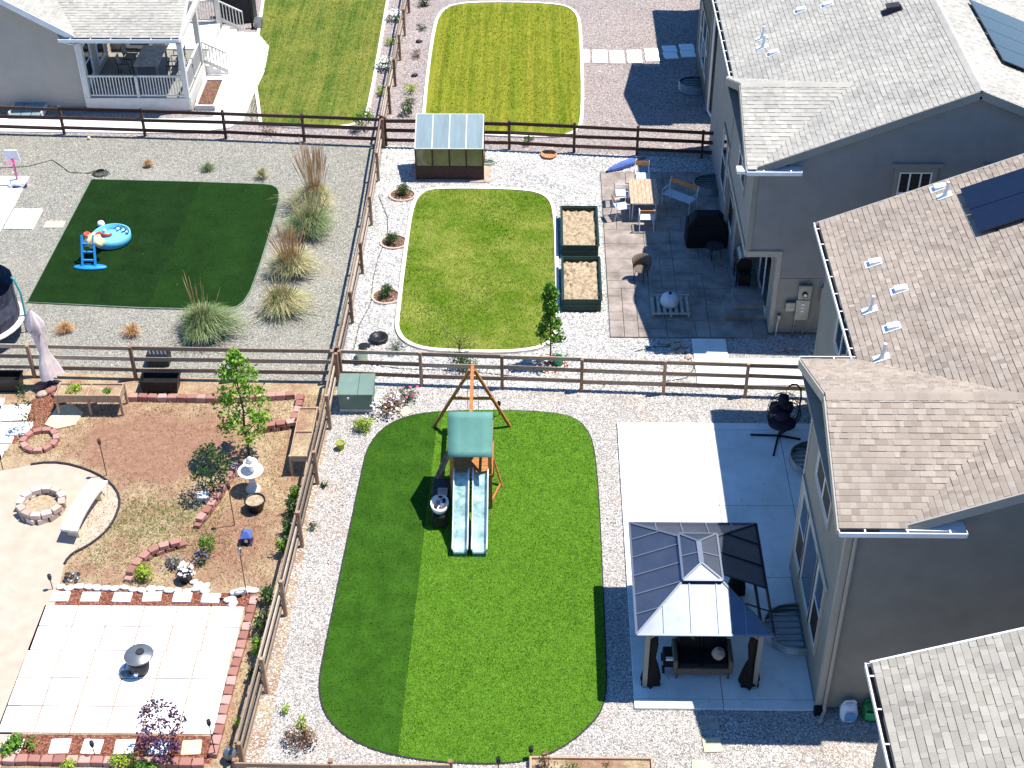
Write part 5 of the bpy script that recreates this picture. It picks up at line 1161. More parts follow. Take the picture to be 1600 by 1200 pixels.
sack('white plastic bag with blue print by the house wall', (7.3,-13.45,.004), .1, 'bag_white', 'bag_print'); sack('bright green plastic bag by the house wall', (7.8,-13.42,.004), -.1, 'bag_green', 'green_can')
t = empty('timber_planter', 'low timber planter at the end of the artificial lawn', 'planter', (1.3,-15.1,0), world=True)
mb = MB(); mb.b2(-.1,2.6,-14.74,-14.69,0,.2); mb.b2(-.1,2.6,-15.55,-15.5,0,.2); mb.b2(-.15,-.1,-15.55,-14.69,0,.2); mb.b2(2.6,2.65,-15.55,-14.69,0,.2); mb.build('frame', M['wood_tan'], t); MB().b2(-.1,2.6,-15.5,-14.74,0,.14).build('soil', M['soil'], t)
def path_light(label, loc, h=.4, head='black', group=None):
    t = empty('path_light', label, 'garden light', loc, 0, group); MB().tube([(0,0,-.01),(0,0,h)], .012, 6).build('stake', M['metal_dark'], t); MB().lathe([(.01,h+.16),(.05,h+.15),(.055,h+.02),(.03,h),(.01,h)], 10).build('lamp_head', M[head], t)
path_light('black stake light in the gravel behind the play set', (-1.15,-2.2,0), .42); path_light('black stake light at the near edge of the artificial lawn', (-.85,-14.95,0), .3); path_light('black stake light at the timber planter corner', (-.12,-14.62,0), .26)
t = empty('flower_pot', 'small lime plastic pot in the near gravel', 'pot', (-5.67,-3.72,0)); MB().lathe([(.01,.02),(.09,.02),(.12,.22),(.135,.22),(.13,.25),(.11,.25),(.1,.2),(.01,.19)], 14).build('pot', M['leaf_lime'], t, smooth=True); MB().lathe([(.0,.2),(.1,.2)], 12).build('soil', M['soil'], t)
tag(MB().box((0,0,.025),(.36,.36,.045)).build('stepping_stone', M['stone_step'], None, (-3.95,-2.0,0), .6, bevel=.01), 'single sandstone slab beside the rose bushes', 'paver')

# ------------------------------------------------------------------ white rock yard
g = empty('greenhouse', 'small lean-to greenhouse with clear roof panels and dark lower panels', 'greenhouse', (-3.3,12.3,0), world=True)
gx = [-4.55,-3.93,-3.31,-2.69,-2.07]; F, Bk = 11.72, 12.95; hf, hb = 1.3, 1.98; lo = .55
mb = MB()
for x in gx: mb.b2(x-.025,x+.025,F-.025,F+.025,0,hf)
for x in (gx[0], gx[-1]): mb.b2(x-.025,x+.025,Bk-.025,Bk+.025,0,hb); mb.b2(x-.02,x+.02,F+.03,Bk-.03,lo-.02,lo+.02)
mb.b2(gx[0],gx[-1],F-.03,F+.03,lo-.03,lo+.03); mb.b2(gx[0],gx[-1],F-.03,F+.03,hf-.03,hf+.03); mb.build('frame', M['wood_dark'], g)
mb = MB()
for x in gx: mb.bar((x,F-.06,hf+.03),(x,Bk+.05,hb+.05), .04, .035)
mb.bar((gx[0],F-.06,hf+.03),(gx[-1],F-.06,hf+.03), .04, .035); mb.bar((gx[0],Bk+.05,hb+.05),(gx[-1],Bk+.05,hb+.05), .04, .035); mb.build('roof_frame', M['offwhite'], g)
M['amber_panel'] = paint('amber_panel', S(150,136,96), S(100,100,58), 1.6, .15, 0, .6)
for a, b in zip(gx, gx[1:]):
    MB().b2(a+.026,b-.026,F-.008,F+.008,.03,lo-.03).build('lower_panel', M['wood_dark'], g); MB().b2(a+.026,b-.026,F-.006,F+.006,lo+.03,hf-.03).build('front_pane', M['amber_panel'], g)
    MB().bar(((a+b)/2,F-.05,hf+.04),((a+b)/2,Bk+.04,hb+.06), b-a-.045, .012).build('roof_pane', M['roof_panel_clear'], g)
for x in (gx[0], gx[-1]): MB().hexa([(x-.008,F+.03,0),(x+.008,F+.03,0),(x+.008,Bk-.03,0),(x-.008,Bk-.03,0),(x-.008,F+.03,hf),(x+.008,F+.03,hf),(x+.008,Bk-.03,hb-.03),(x-.008,Bk-.03,hb-.03)]).build('side_panel', M['amber_panel'], g)
MB().b2(gx[0],gx[-1],Bk-.008,Bk+.008,.03,hb).build('back_panel', M['wood_dark'], g)
mb = MB(); mb.b2(-4.7,-1.8,11.52,13.1,.002,.03); tag(mb.build('brick_apron', M['flagstone']), kind='structure')
for i, (y0, y1, lb) in enumerate(((3.25,5.75,'nearest the narrow tree'),(6.5,9.05,'farther from the narrow tree'))):
    t = empty('raised_bed', 'dark green corrugated raised bed of dry straw '+lb, 'planter', (1.4,(y0+y1)/2,0), 0, 'raised beds beside the lawn', world=True)
    for x0, x1, a, b in ((.78,.82,y0,y1),(1.98,2.02,y0,y1)): MB().b2(x0,x1,a,b,0,.46).build('side', M['bed_green'], t)
    for yy in (y0, y1):
        mb = MB()
        for k in range(6): mb.b2(.8,2.0,yy-.02-(.012 if k % 2 else 0),yy+.02,.075*k,.075*k+.075)
        mb.build('end', M['bed_green'], t)
    MB().b2(.74,2.06,y0-.04,y0,.46,.485).b2(.74,2.06,y1,y1+.04,.46,.485).b2(.74,.8,y0,y1,.46,.485).b2(2.0,2.06,y0,y1,.46,.485).build('rim', M['bed_green'], t)
    gg = random.Random(70+i); mb = MB(); N = 12
    for a in range(N+1):
        for b in range(N*2+1): mb.v.append((.83+1.14*a/N, y0+.03+(y1-y0-.06)*b/(2*N), .3+gg.uniform(-.05, .06)))
    for a in range(N):
        for b in range(2*N): k = a*(2*N+1)+b; mb.f.append([k, k+2*N+1, k+2*N+2, k+1]); mb.t.append(.5)
    mb.build('straw', M['straw'], t)
def tub_lid(label, loc, r, h, mat, name='plant_pot'): return tag(MB().lathe([(.01,h*.5),(r*.5,h*.45),(r*.62,h*.8),(r*.9,h),(r,h*.9),(r*.95,.0)], 20).build(name, M[mat], None, loc, smooth=True), label, 'pot')
tub_lid('flat black plastic dish upside down on the white rock', (-5.05,1.6,.005), .3, .16, 'plastic_black', 'plastic_dish')
t = empty('bucket', 'pale green bucket with a black lid behind the fence corner', 'bucket', (-5.45,.5,0)); MB().lathe([(.01,.0),(.15,.0),(.19,.42),(.2,.42),(.2,.45),(.18,.45),(.17,.3),(.01,.28)], 18).build('pail', M['pale_green'], t, smooth=True); MB().lathe([(.0,.47),(.16,.46),(.2,.43)], 18, (.05,.2,.0)).build('lid', M['plastic_black'], t)
shrub('dwarf_spruce', 'small blue-grey spruce behind the fence near the lawn kerb', (-4.45,1.05,.0), .4, .4, 420, .07, 'leaf_grey', 141, asp=.3)
t = empty('watering_can', 'green watering can at the foot of the narrow tree', 'watering can', (.62,.42,0)); MB().lathe([(.01,0),(.15,0),(.16,.24),(.12,.3),(.1,.3),(.13,.22),(.01,.2)], 16).build('body', M['green_can'], t, smooth=True); MB().tube([(.12,0,.12),(.28,.05,.34)], [.03,.018], 8).build('spout', M['green_can'], t); MB().tube([(-.02,.0,.3),(-.1,0,.42),(-.18,0,.25),(-.15,0,.1)], .014, 6).build('handle', M['green_can'], t)
ngon_sheet('mulch_ring', circle(.4,.4,.55,18), .012, M['mulch'])
tag(MB().tube([(-5.85,10.5,.02),(-5.4,9.0,.02),(-5.3,7.8,.02),(-5.5,6.4,.02),(-5.55,5.0,.02),(-5.5,3.6,.02),(-5.75,2.4,.02),(-5.8,1.0,.02),(-5.2,.3,.02),(-4.2,.1,.02),(-3.2,.05,.02),(-1.6,-.1,.02),(-.2,-.35,.02)], .014, 5).build('garden_hose', M['hose']), 'thin dark hose trailing along the white rock beside the lawn', 'hose')
tag(MB().tube([(3.0,1.05,.02),(3.6,1.3,.02),(4.2,1.35,.03),(4.7,.9,.02),(4.8,.2,.02),(4.5,-.3,.02),(3.5,-.55,.02),(1.9,-.65,.02)], .014, 5).build('garden_hose', M['hose']), 'dark hose looping past the patio flagstones to the fence', 'hose')
tag(MB().tube([(-1.9+.3*math.cos(a)*(1-.02*i),12.9+.18*math.sin(a)*(1-.02*i),.03+.004*i) for i, a in enumerate([k*.5 for k in range(30)])], .016, 5).build('garden_hose', M['hose_green']), 'loose green hose coil beside the greenhouse', 'hose')
t = empty('shallow_dish', 'shallow tan dish at the rear fence foot', 'dish', (.35,13.55,0)); MB().lathe([(.01,.03),(.22,.03),(.3,.1),(.32,.1),(.25,.0)], 18).build('dish', M['orange_wood'], t, smooth=True)

# ------------------------------------------------------------------ stamped patio furniture
t = empty('dining_table', 'outdoor dining table with a pale wooden top half in shade', 'table', (3.7,9.6,.055))
for i in range(7): MB().box((-.43+.143*i,0,.72),(.137,1.72,.035)).build('top_plank', M['table_wood'], t, bevel=.006)
for x in (-.42,.42):
    for y in (-.76,.76): MB().tube([(x,y,0),(x*.95,y*.97,.7)], .022, 7).build('leg', M['metal_white'], t)
MB().bar((-.42,-.78,.67),(.42,-.78,.67), .03, .05).bar((-.42,.78,.67),(.42,.78,.67), .03, .05).build('apron', M['metal_white'], t)
def pchair(label, x, y, rz, seat='chair_blue', grp='white framed chairs at the dining table', wide=.5, slats=3, name='patio_chair', cat='chair'):
    """white tube frame, slatted pale seat, timber back rail"""
    t = empty(name, label, cat, (x, y, .055), rz, grp); h = wide/2
    for i in range(max(4, int(wide/.075)) if wide > .8 else 5):
        n = max(4, int(wide/.12)) if wide > .8 else 5; 
        MB().box((-h+wide*(i+.5)/(n if wide <= .8 else max(4, int(wide/.075))),0,.44),(wide/(n if wide <= .8 else max(4, int(wide/.075)))-.008,.46,.02)).build('seat_slat', M[seat], t)
    MB().bar((-h,-.3,.8),(h,-.3,.8), .025, .15, up=(0,-.2,1)).build('back_rail', M['orange_wood'], t)
    for s in (-1,1):
        MB().tube([(s*h,.24,0),(s*h,.23,.63),(s*h,-.24,.63),(s*h,-.33,.9)], .016, 6).build('frame_side', M['metal_white'], t); MB().tube([(s*h,-.32,0),(s*h,-.22,.44),(s*h,-.28,.7)], .016, 6).build('leg', M['metal_white'], t)
    return t
pchair('white framed chair at the table end nearest the round wicker chair', 3.75, 8.35, 0); pchair('white framed chair at the table end by the blue parasol', 3.75, 11.2, math.pi)
pchair('white framed chair on the sunny side of the table, nearest the raised beds', 2.9, 9.05, -1.3); pchair('white framed chair on the sunny side of the table, nearest the rear fence', 2.95, 10.0, -1.57)
pchair('pale blue slatted garden bench with a timber back rail', 5.0, 9.75, 2.5, grp=None, wide=1.15, name='garden_bench', cat='bench')
t = empty('closed_parasol', 'closed blue parasol lying on the white rock', 'parasol', (3.0,12.7,.04), 0, world=True)
a, b = Vector((2.5,12.2,.1)), Vector((4.0,13.3,.1)); d = (b-a); MB().tube([a, b], .02, 7).build('pole', M['wood_dark'], t)
MB().tube([a+d*f+Vector((0,0,.02)) for f in (.02,.1,.3,.5,.65,.72)], [.03,.1,.14,.17,.16,.09], 9).build('canopy', M['blue_cloth'], t)
MB().tube([a-d*.01, a+d*.05], .04, 8).build('finial', M['black'], t)
t = empty('covered_grill', 'large barbecue under a black cover against the grey house wall', 'grill', (5.75,7.35,.055))
MB().hexa([(-.7,-.38,0),(.7,-.38,0),(.72,.38,0),(-.72,.38,0),(-.7,-.36,.85),(.7,-.36,.85),(.7,.36,.9),(-.7,.36,.9)]).build('cover_skirt', M['black_cloth'], t, bevel=.05)
MB().hexa([(-.66,-.34,.84),(.66,-.34,.84),(.66,.34,.88),(-.66,.34,.88),(-.4,-.2,1.18),(.4,-.2,1.18),(.42,.26,1.2),(-.42,.26,1.2)]).build('cover_hood', M['black_cloth'], t, bevel=.05)
t = empty('side_table', 'round glass topped side table in front of the covered barbecue', 'table', (5.95,6.35,.055)); MB().lathe([(.01,.5),(.29,.5),(.3,.52),(.01,.525)], 24).build('top', M['charcoal'], t)
for k in range(3): MB().tube([(.24*math.cos(k*2.1),.24*math.sin(k*2.1),0),(.2*math.cos(k*2.1),.2*math.sin(k*2.1),.5)], .014, 6).build('leg', M['metal_dark'], t)
t = empty('smoker', 'dark barrel smoker on legs beside the recessed patio door', 'grill', (6.72,5.0,.055))
MB().tube([(0,-.42,.85),(0,.42,.85)], .27, 18).build('barrel', M['metal_dark'], t, smooth=False); MB().tube([(0,-.36,.98),(0,.36,.98)], .2, 14).build('lid', M['metal_grey'], t)
for x in (-.2,.2):
    for y in (-.34,.34): MB().box((x,y,.32),(.04,.04,.64)).build('leg', M['metal_dark'], t)
MB().box((0,-.62,.5),(.4,.3,.4)).build('fire_box', M['black'], t, bevel=.02)
t = empty('wicker_chair', 'round backed dark wicker chair at the edge of the house shadow', 'chair', (3.4,5.05,.055), -.5)
for k in range(4): a = .785+k*1.571; MB().tube([(.26*math.cos(a),.26*math.sin(a),0),(.2*math.cos(a),.2*math.sin(a),.42)], .015, 6).build('leg', M['metal_dark'], t)
MB().lathe([(.01,.41),(.25,.41),(.27,.44),(.01,.45)], 20).build('seat', M['wicker'], t)
mb = MB()
for i in range(15):
    a = -.35+i*(math.pi+.7)/14
    for j, (r, z) in enumerate(((.26,.45),(.31,.62),(.33,.78+.06*math.sin((a+.35)/(math.pi+.7)*math.pi)))): mb.v.append((r*math.cos(a), r*math.sin(a), z))
for i in range(14):
    for j in range(2): k = i*3+j; mb.f.append([k, k+3, k+4, k+1]); mb.t.append(.5)
o = mb.build('backrest', M['wicker'], t, smooth=True); md = o.modifiers.new('thick', 'SOLIDIFY'); md.thickness = .025
t = empty('pallet', 'weathered wooden pallet on the shaded patio', 'pallet', (4.25,3.4,.055))
for i, x in enumerate((-.58,0,.58)): MB().box((x,0,.06),(.07,1.1,.1)).build('bearer', M['wood_pallet'], t)
for i in range(7): MB().box((-.56+i*.187,0,.125),(.1,1.12,.022)).build('board', M['wood_pallet'], t)
for y in (-.53,.53): MB().box((0,y,.148),(1.25,.09,.022)).build('board', M['wood_pallet'], t)
t = empty('fire_bowl', 'round fire bowl under a pale grey cover standing on the pallet', 'fire bowl', (4.24,3.45,.16)); MB().lathe([(.26,.0),(.3,.08),(.3,.22),(.24,.34),(.12,.41),(.01,.43)], 18, wob=lambda i, j: .03*math.sin(j*2.1+i)).build('cover', M['chair_blue'], t, smooth=True); MB().lathe([(.06,.42),(.05,.47),(.0,.48)], 8).build('knob', M['charcoal'], t)

# ------------------------------------------------------------------ dark lawn yard
t = empty('paddling_pool', 'round blue paddling pool on the dark green lawn', 'pool', (-14.85,7.35,.045))
MB().lathe([(.02,.02),(.62,.02),(.66,.05),(.66,.3),(.63,.32),(.6,.3),(.6,.06)], 28).build('wall', M['blue_light'], t, smooth=True); MB().lathe([(.0,.1),(.6,.1)], 28).build('water', M['water'], t)
N = 28; mb = MB(); mb.lathe([(.601,.11),(.601,.31)], N); mb.f = mb.f[2:15]; mb.t = mb.t[2:15]; mb.f = [f[::-1] for f in mb.f]; mb.build('liner', M['navy'], t)
for x, y in ((.3,.42),(.47,.3),(.1,.5),(-.35,.4)): MB().lathe([(.01,0),(.05,.02),(.06,.06),(.01,.1)], 10, (x,y,.14)).build('toy', M['white'], t)
tag(MB().lathe([(.01,0),(.1,.03),(.14,.12),(.1,.22),(.01,.26)], 14).build('ball', M['white'], None, (-15.45,8.25,.045), smooth=True), 'white play ball behind the paddling pool', 'ball')
t = empty('toy_slide', 'bright blue toddler slide leaning into the paddling pool', 'slide', (-15.2,5.62,.045), 0)
MB().lathe([(.01,.0),(.56,.0),(.57,.04),(.55,.07),(.01,.08)], 24, sx=1, sy=.28).build('foot', M['blue'], t, smooth=True)
for s in (-1,1): MB().bar((s*.22-.04,0,.05),(s*.2-.04,.5,1.0), .07, .07).build('ladder_rail', M['blue'], t)
for i in range(3): f = .2+.26*i; MB().bar((-.24,.5*f,.05+.95*f),(.18,.5*f,.05+.95*f), .07, .06).build('step', M['blue'], t)
mb = MB(); pth = [(.52,.92),(.75,.86),(1.0,.62),(1.3,.4),(1.5,.33)]; pf = [(-.2,.14),(-.18,.02),(0,0),(.18,.02),(.2,.14)]
for y, z in pth:
    for x, h in pf: mb.v.append((x+.02+(y-.5)*.22, y, z+h))
for i in range(4):
    for j in range(4): mb.f.append([i*5+j, i*5+j+1, i*5+j+6, i*5+j+5]); mb.t.append(.5)
o = mb.build('chute', M['red'], t, smooth=True); md = o.modifiers.new('thick', 'SOLIDIFY'); md.thickness = .02
t = tag(MB().lathe([(.26,-.1),(.32,.06),(.22,.2),(.13,.3),(.02,.33)], 16, wob=lambda i, j: .28*math.sin(j*2.3+i*1.3)+.12*math.sin(j*5.1)).build('towel', M['cream'], None, (-15.08,6.2,.72), smooth=True), 'cream beach towel bunched over the top of the blue slide', 'towel')
t = empty('basketball_toy', 'white and pink toddler basketball hoop at the edge of the concrete pad', 'toy', (-19.25,11.2,.06))
MB().box((0,0,.1),(.6,.5,.2)).build('base', M['white'], t, bevel=.04); MB().box((.12,-.2,.03),(.5,.12,.06), .3).build('foot_pad', M['navy'], t); MB().tube([(0,0,.18),(0,.02,1.05)], .045, 8).build('pole', M['pink'], t)
MB().hexa([(-.3,0,.95),(.3,0,.95),(.3,.05,.95),(-.3,.05,.95),(-.24,0,1.42),(.24,0,1.42),(.24,.05,1.42),(-.24,.05,1.42)]).build('backboard', M['white'], t, bevel=.02); MB().tube([(.16*math.cos(a*.524),-.18+.16*math.sin(a*.524),1.02) for a in range(13)], .018, 6).build('hoop', M['pink'], t)
tag(MB().tube([(-16.4+(.34-.004*k)*math.cos(k*.6),12.05+(.26-.003*k)*math.sin(k*.6),.02+.003*k) for k in range(46)]+[(-16.9,12.1,.02),(-17.6,12.15,.02),(-18.1,12.7,.02),(-18.5,13.1,.02),(-19.3,12.6,.02),(-21,12.4,.02)], .018, 5).build('garden_hose', M['hose']), 'dark hose coil at the corner of the dark green lawn', 'hose')
tag(MB().lathe([(.0,0),(.05,.02),(.07,.07),(.05,.12),(.0,.14)], 12).build('ball', M['cream'], None, (-17.5,14.75,.004), smooth=True), 'small pale ball by the dark fence', 'ball')
M['net_grey'] = paint('net_grey', S(78,80,94), S(52,54,66), 5, .8, bump=.3)
t = empty('trampoline', 'trampoline with teal poles and dark safety net at the fence', 'trampoline', (-17.75,1.75,0))
MB().lathe([(.01,.62),(1.25,.6)], 28).build('mat', M['black'], t); MB().lathe([(1.22,.64),(1.46,.64),(1.48,.6),(1.46,.57),(1.22,.57)], 28).build('pad', M['pale_cloth'], t)
ph_ = [rnd.uniform(-.03, .03) for _ in range(28)]
MB().lathe([(1.3,.64),(1.34,1.0),(1.28,1.4),(1.34,1.75),(1.36,1.95)], 28, wob=lambda i, j: ph_[(j*3+i*5) % 28]).build('net', M['net_grey'], t)
for k in range(6):
    a = .15+k*1.047; c, s = math.cos(a), math.sin(a); MB().tube([(1.45*c,1.45*s,0),(1.5*c,1.5*s,.8),(1.52*c,1.52*s,1.5),(1.42*c,1.42*s,2.0),(1.36*c,1.36*s,2.1)], .035, 8).build('pole', M['teal'], t)
    MB().tube([(1.4*c,1.4*s,.58),(1.4*c,1.4*s,0)], .022, 6).build('leg', M['metal_grey'], t)

# ------------------------------------------------------------------ garden bottom left
t = empty('closed_parasol', 'tall closed parasol with pale pink-grey fabric by the fence', 'parasol', (-14.72,-.85,0), 0)
d = Vector((-.22,.1,2.75)); MB().tube([(0,0,0), d], .022, 8).build('pole', M['metal_grey'], t)
def drape(f0, f1, rs, n=20, seed=1):
    g = random.Random(seed); mb = MB(); k = len(rs); ph = [g.uniform(-.16, .16) for _ in range(n)]
    for i in range(k):
        c = d*(f0+(f1-f0)*i/(k-1))
        for j in range(n): a = j/n*6.283; q = rs[i]*(1+ph[j]*1.6+.16*math.sin(j*2.6)); mb.v.append((c.x+q*math.cos(a), c.y+q*math.sin(a), c.z+.03*math.sin(j*3.1)*(i == k-1)))
    for i in range(k-1):
        for j in range(n): mb.f.append([i*n+j, i*n+(j+1) % n, (i+1)*n+(j+1) % n, (i+1)*n+j]); mb.t.append(.5)
    return mb
drape(1.0, .72, [.03,.16,.24,.2]).build('top_flounce', M['pale_cloth'], t, smooth=True); drape(.76, .16, [.17,.15,.14,.12,.2,.27,.31], 22, 2).build('canopy', M['pale_cloth'], t, smooth=True)
MB().lathe([(.01,.1),(.06,.1),(.24,.06),(.26,.0)], 18).build('base', M['charcoal'], t)
def raised_planter(label, x0, x1, y0, y1, zt, depth, div=None, mat='wood_tan'):
    t = empty('raised_planter', label, 'planter', ((x0+x1)/2, (y0+y1)/2, 0), world=True)
    for yy in (y0, y1): MB().b2(x0+.02,x1-.02,yy-.015,yy+.015,zt-depth,zt).build('side_board', M[mat], t)
    for xx in (x0, x1): MB().b2(xx-.015,xx+.015,y0+.02,y1-.02,zt-depth,zt).build('end_board', M[mat], t)
    for x in [x0, x1]+([(x0+x1)/2] if x1-x0 > 1 else []):
        for y in ([y0, y1] if x1-x0 > 1 or True else []): MB().b2(x-.035,x+.035,y-.035,y+.035,0,zt+.01).build('leg', M[mat], t)
    if div == 'x': MB().b2((x0+x1)/2-.015,(x0+x1)/2+.015,y0,y1,zt-depth*.5,zt+.005).build('divider', M[mat], t)
    if div == 'y': MB().b2(x0,x1,(y0+y1)/2-.015,(y0+y1)/2+.015,zt-depth*.5,zt+.005).build('divider', M[mat], t)
    MB().b2(x0+.016,x1-.016,y0+.016,y1-.016,zt-depth+.02,zt-.05).build('soil', M['soil'], t)
raised_planter('raised timber planter on legs with two soil bays by the fence', -14.18,-12.3,-2.25,-1.68,.76,.26,'x')
raised_planter('tall narrow timber planter on legs against the fence', -6.92,-6.42,-4.85,-2.7,.7,.2,'y')
shrub('seedlings', 'yellow-green seedlings in the raised timber planter, in the bay by the parasol', (-13.75,-1.95,.66), .3, .25, 240, .06, 'leaf_lime', 151, 'plants'); shrub('seedlings', 'bright green seedling in the raised timber planter, in the bay by the black trough', (-12.7,-2.0,.66), .16, .2, 130, .06, 'leaf', 152, 'plants')
def trough(label, loc, w, d, h, mat='plastic_black', name='plant_trough'):
    t = empty(name, label, 'planter', loc); k = .9
    a, b = w/2, d/2; q = .03
    o4 = [(-a*k,-b*k),(a*k,-b*k),(a*k,b*k),(-a*k,b*k)]; O = [(-a,-b),(a,-b),(a,b),(-a,b)]; I = [(-a+q,-b+q),(a-q,-b+q),(a-q,b-q),(-a+q,b-q)]
    mb = MB(); vs = [(*p, 0) for p in o4]+[(*p, h) for p in O]+[(*p, h) for p in I]+[(p[0], p[1], h*.55) for p in I]
    fs = [[3,2,1,0]]+[[i,(i+1) % 4,4+(i+1) % 4,4+i] for i in range(4)]+[[4+i,4+(i+1) % 4,8+(i+1) % 4,8+i] for i in range(4)]+[[8+i,8+(i+1) % 4,12+(i+1) % 4,12+i] for i in range(4)]+[[12,13,14,15]]
    mb.add(vs, fs); mb.build('tub', M[mat], t); MB().b2(-a-.015,a+.015,-b-.015,-b+.01,h-.05,h+.004).b2(-a-.015,a+.015,b-.01,b+.015,h-.05,h+.004).b2(-a-.015,-a+.01,-b,b,h-.05,h+.004).b2(a-.01,a+.015,-b,b,h-.05,h+.004).build('rim', M[mat], t)
trough('empty black plastic trough below the fence beside the red blocks', (-11.42,-.95,0), 1.15, .5, .45); trough('empty black plastic trough beside the closed parasol', (-16.2,-.95,0), 1.1, .5, .48)
t = empty('crate', 'black vented plastic crate behind the fence', 'crate', (-11.75,.35,0)); MB().box((0,0,.22),(.68,.45,.44)).build('body', M['plastic_black'], t, bevel=.03)
for i in range(5): MB().box((-.24+.12*i,-.05,.442),(.04,.2,.012), .4).build('slot', M['metal_grey'], t)
t = empty('garden_bench', 'white curved stone bench on the sand terrace', 'bench', (-12.33,-6.65,.02), 1.40)
mb = MB(); n = 9
for i in range(n+1):
    f = i/n-.5; y = .14*math.cos(f*2.4)-.1
    for dy, z in ((-.2,.38),(.2,.38),(.2,.45),(-.2,.45)): mb.v.append((f*2.05, y+dy*1.2, z))
for i in range(n):
    for j in range(4): a = i*4; mb.f.append([a+j, a+(j+1) % 4, a+4+(j+1) % 4, a+4+j]); mb.t.append(.5)
mb.f += [[0,1,2,3],[n*4+3,n*4+2,n*4+1,n*4]]; mb.t += [.5,.5]; mb.build('seat', M['stone_white'], t)
for x in (-.74,.74): MB().hexa([(x-.08,-.2,0),(x+.08,-.2,0),(x+.08,.16,0),(x-.08,.16,0),(x-.06,-.16,.38),(x+.06,-.16,.38),(x+.06,.12,.38),(x-.06,.12,.38)]).build('pedestal', M['stone_step'], t, bevel=.015)
t = empty('bird_bath', 'white two-tier stone bird bath with flowers in the dry garden', 'bird bath', (-7.92,-5.5,0))
MB().lathe([(.2,0),(.21,.06),(.13,.1),(.09,.3),(.08,.5),(.14,.56),(.18,.6)], 20).build('pedestal', M['stone_white'], t, smooth=True); MB().lathe([(.16,.58),(.33,.68),(.36,.72),(.33,.72),(.2,.65),(.01,.63)], 26).build('bowl', M['stone_white'], t, smooth=True)
MB().lathe([(.05,.63),(.05,.86),(.18,.93),(.2,.97),(.17,.96),(.01,.92)], 20, (.02,.06,0)).build('upper_bowl', M['stone_white'], t, smooth=True); MB().lathe([(.06,.92),(.1,1.02),(.05,1.12),(.0,1.16)], 10, (.0,.08,0), wob=lambda i, j: .25*math.sin(j*2.3+i)).build('finial', M['stone_white'], t, smooth=True)
t = empty('flower_pot', 'dark round pot of pale gravel below the bird bath', 'pot', (-7.72,-6.3,0)); MB().lathe([(.01,0),(.2,0),(.27,.3),(.29,.32),(.29,.36),(.26,.36),(.25,.3),(.01,.29)], 20).build('pot', M['plastic_black'], t, smooth=True); MB().lathe([(.0,.31),(.25,.31)], 16).build('filling', M['straw'], t)
t = empty('flower_pot', 'black pot holding white flowers by the pebble row', 'pot', (-9.12,-9.05,0)); MB().lathe([(.01,0),(.13,0),(.18,.26),(.2,.27),(.2,.3),(.17,.3),(.16,.24),(.01,.23)], 18).build('pot', M['plastic_black'], t, smooth=True)
t = empty('garden_lantern', 'small blue and purple lantern house on the dry soil', 'lantern', (-7.75,-7.6,0)); MB().box((0,0,.16),(.2,.2,.26)).build('body', M['leaf_purple'], t, bevel=.01); MB().hexa([(-.15,-.15,.28),(.15,-.15,.28),(.15,.15,.28),(-.15,.15,.28),(-.05,-.05,.44),(.05,-.05,.44),(.05,.05,.44),(-.05,.05,.44)]).build('roof', M['blue_cloth'], t); MB().box((0,-.105,.15),(.08,.015,.1)).build('opening', M['white'], t); MB().box((0,0,.015),(.3,.3,.03)).build('plinth', M['charcoal'], t)
def stake(label, x, y, h, head, hm='charcoal', name='garden_torch'):
    t = empty(name, label, 'garden torch', (x, y, 0)); MB().tube([(0,0,-.02),(0,0,h)], .013, 6).build('pole', M['metal_dark'], t); MB().lathe([(.015,h-.02),(.04,h+.02),(.055,h+.1),(.05,h+.18),(.02,h+.2),(.0,h+.24)], 10).build(head, M[hm], t)
stake('tall garden torch at the rim of the sand terrace', -12.15, -4.95, 1.15, 'head', 'bark'); stake('slim plant stake behind the red block wall with a dark shade', -8.2, -6.95, 1.3, 'head', 'charcoal'); stake('slender solar stake light over the pile of white stones', -7.45, -9.55, 1.5, 'head', 'metal_grey'); stake('slanted torch beside the red block column', -7.35, -14.65, 1.1, 'head')
stake('short black torch at the corner of the sand terrace and pebble row', -12.5, -9.4, .35, 'head'); stake('short black torch beside the steps and sand terrace', -15.15, -4.75, .4, 'head'); stake('short torch standing behind the front row of red blocks', -10.1, -14.72, .4, 'head')
t = empty('fire_table', 'round dark fire bowl with a grey disc lid on the paver patio', 'fire bowl', (-9.62,-12.15,.05)); MB().lathe([(.01,0),(.2,.0),(.24,.12),(.26,.34),(.22,.44),(.01,.45)], 20).build('body', M['charcoal'], t, smooth=True); MB().lathe([(.0,.47),(.34,.5),(.36,.52),(.34,.545),(.02,.57)], 24, (.03,.05,.0)).build('lid', M['metal_grey'], t, smooth=True); MB().lathe([(.1,.56),(.1,.6),(.0,.6)], 14, (.06,.1,0)).build('handle', M['charcoal'], t); MB().tube([(-.02,-.24,.18),(-.02,-.3,.18)], .05, 12).build('knob', M['metal_white'], t)
tag(link('cobble', rock_mesh(44, M['metal_grey'], .5), None, (-9.98,-12.25,.06), .3, (.32, .3, .35)), 'grey cobble lump leaning on the dark fire bowl', 'stone')
tag(link('paving_slab', MB().box((0,0,.06),(.32,.3,.12)).mesh('paving_slab', M['stone_white']), None, (-9.25,-5.85,0), .1), 'single white block at the foot of the small dark tree', 'block')
t = empty('gazing_ball', 'silver gazing ball in a cup beside the fence corner', 'ornament', (-6.98,-14.75,0)); MB().lathe([(.06,0),(.1,.03),(.05,.08),(.12,.14)], 14).build('cup', M['metal_dark'], t); MB().lathe([(.02,.1),(.12,.14),(.16,.25),(.12,.36),(.0,.41)], 18).build('ball', M['metal_grey'], t, smooth=True)
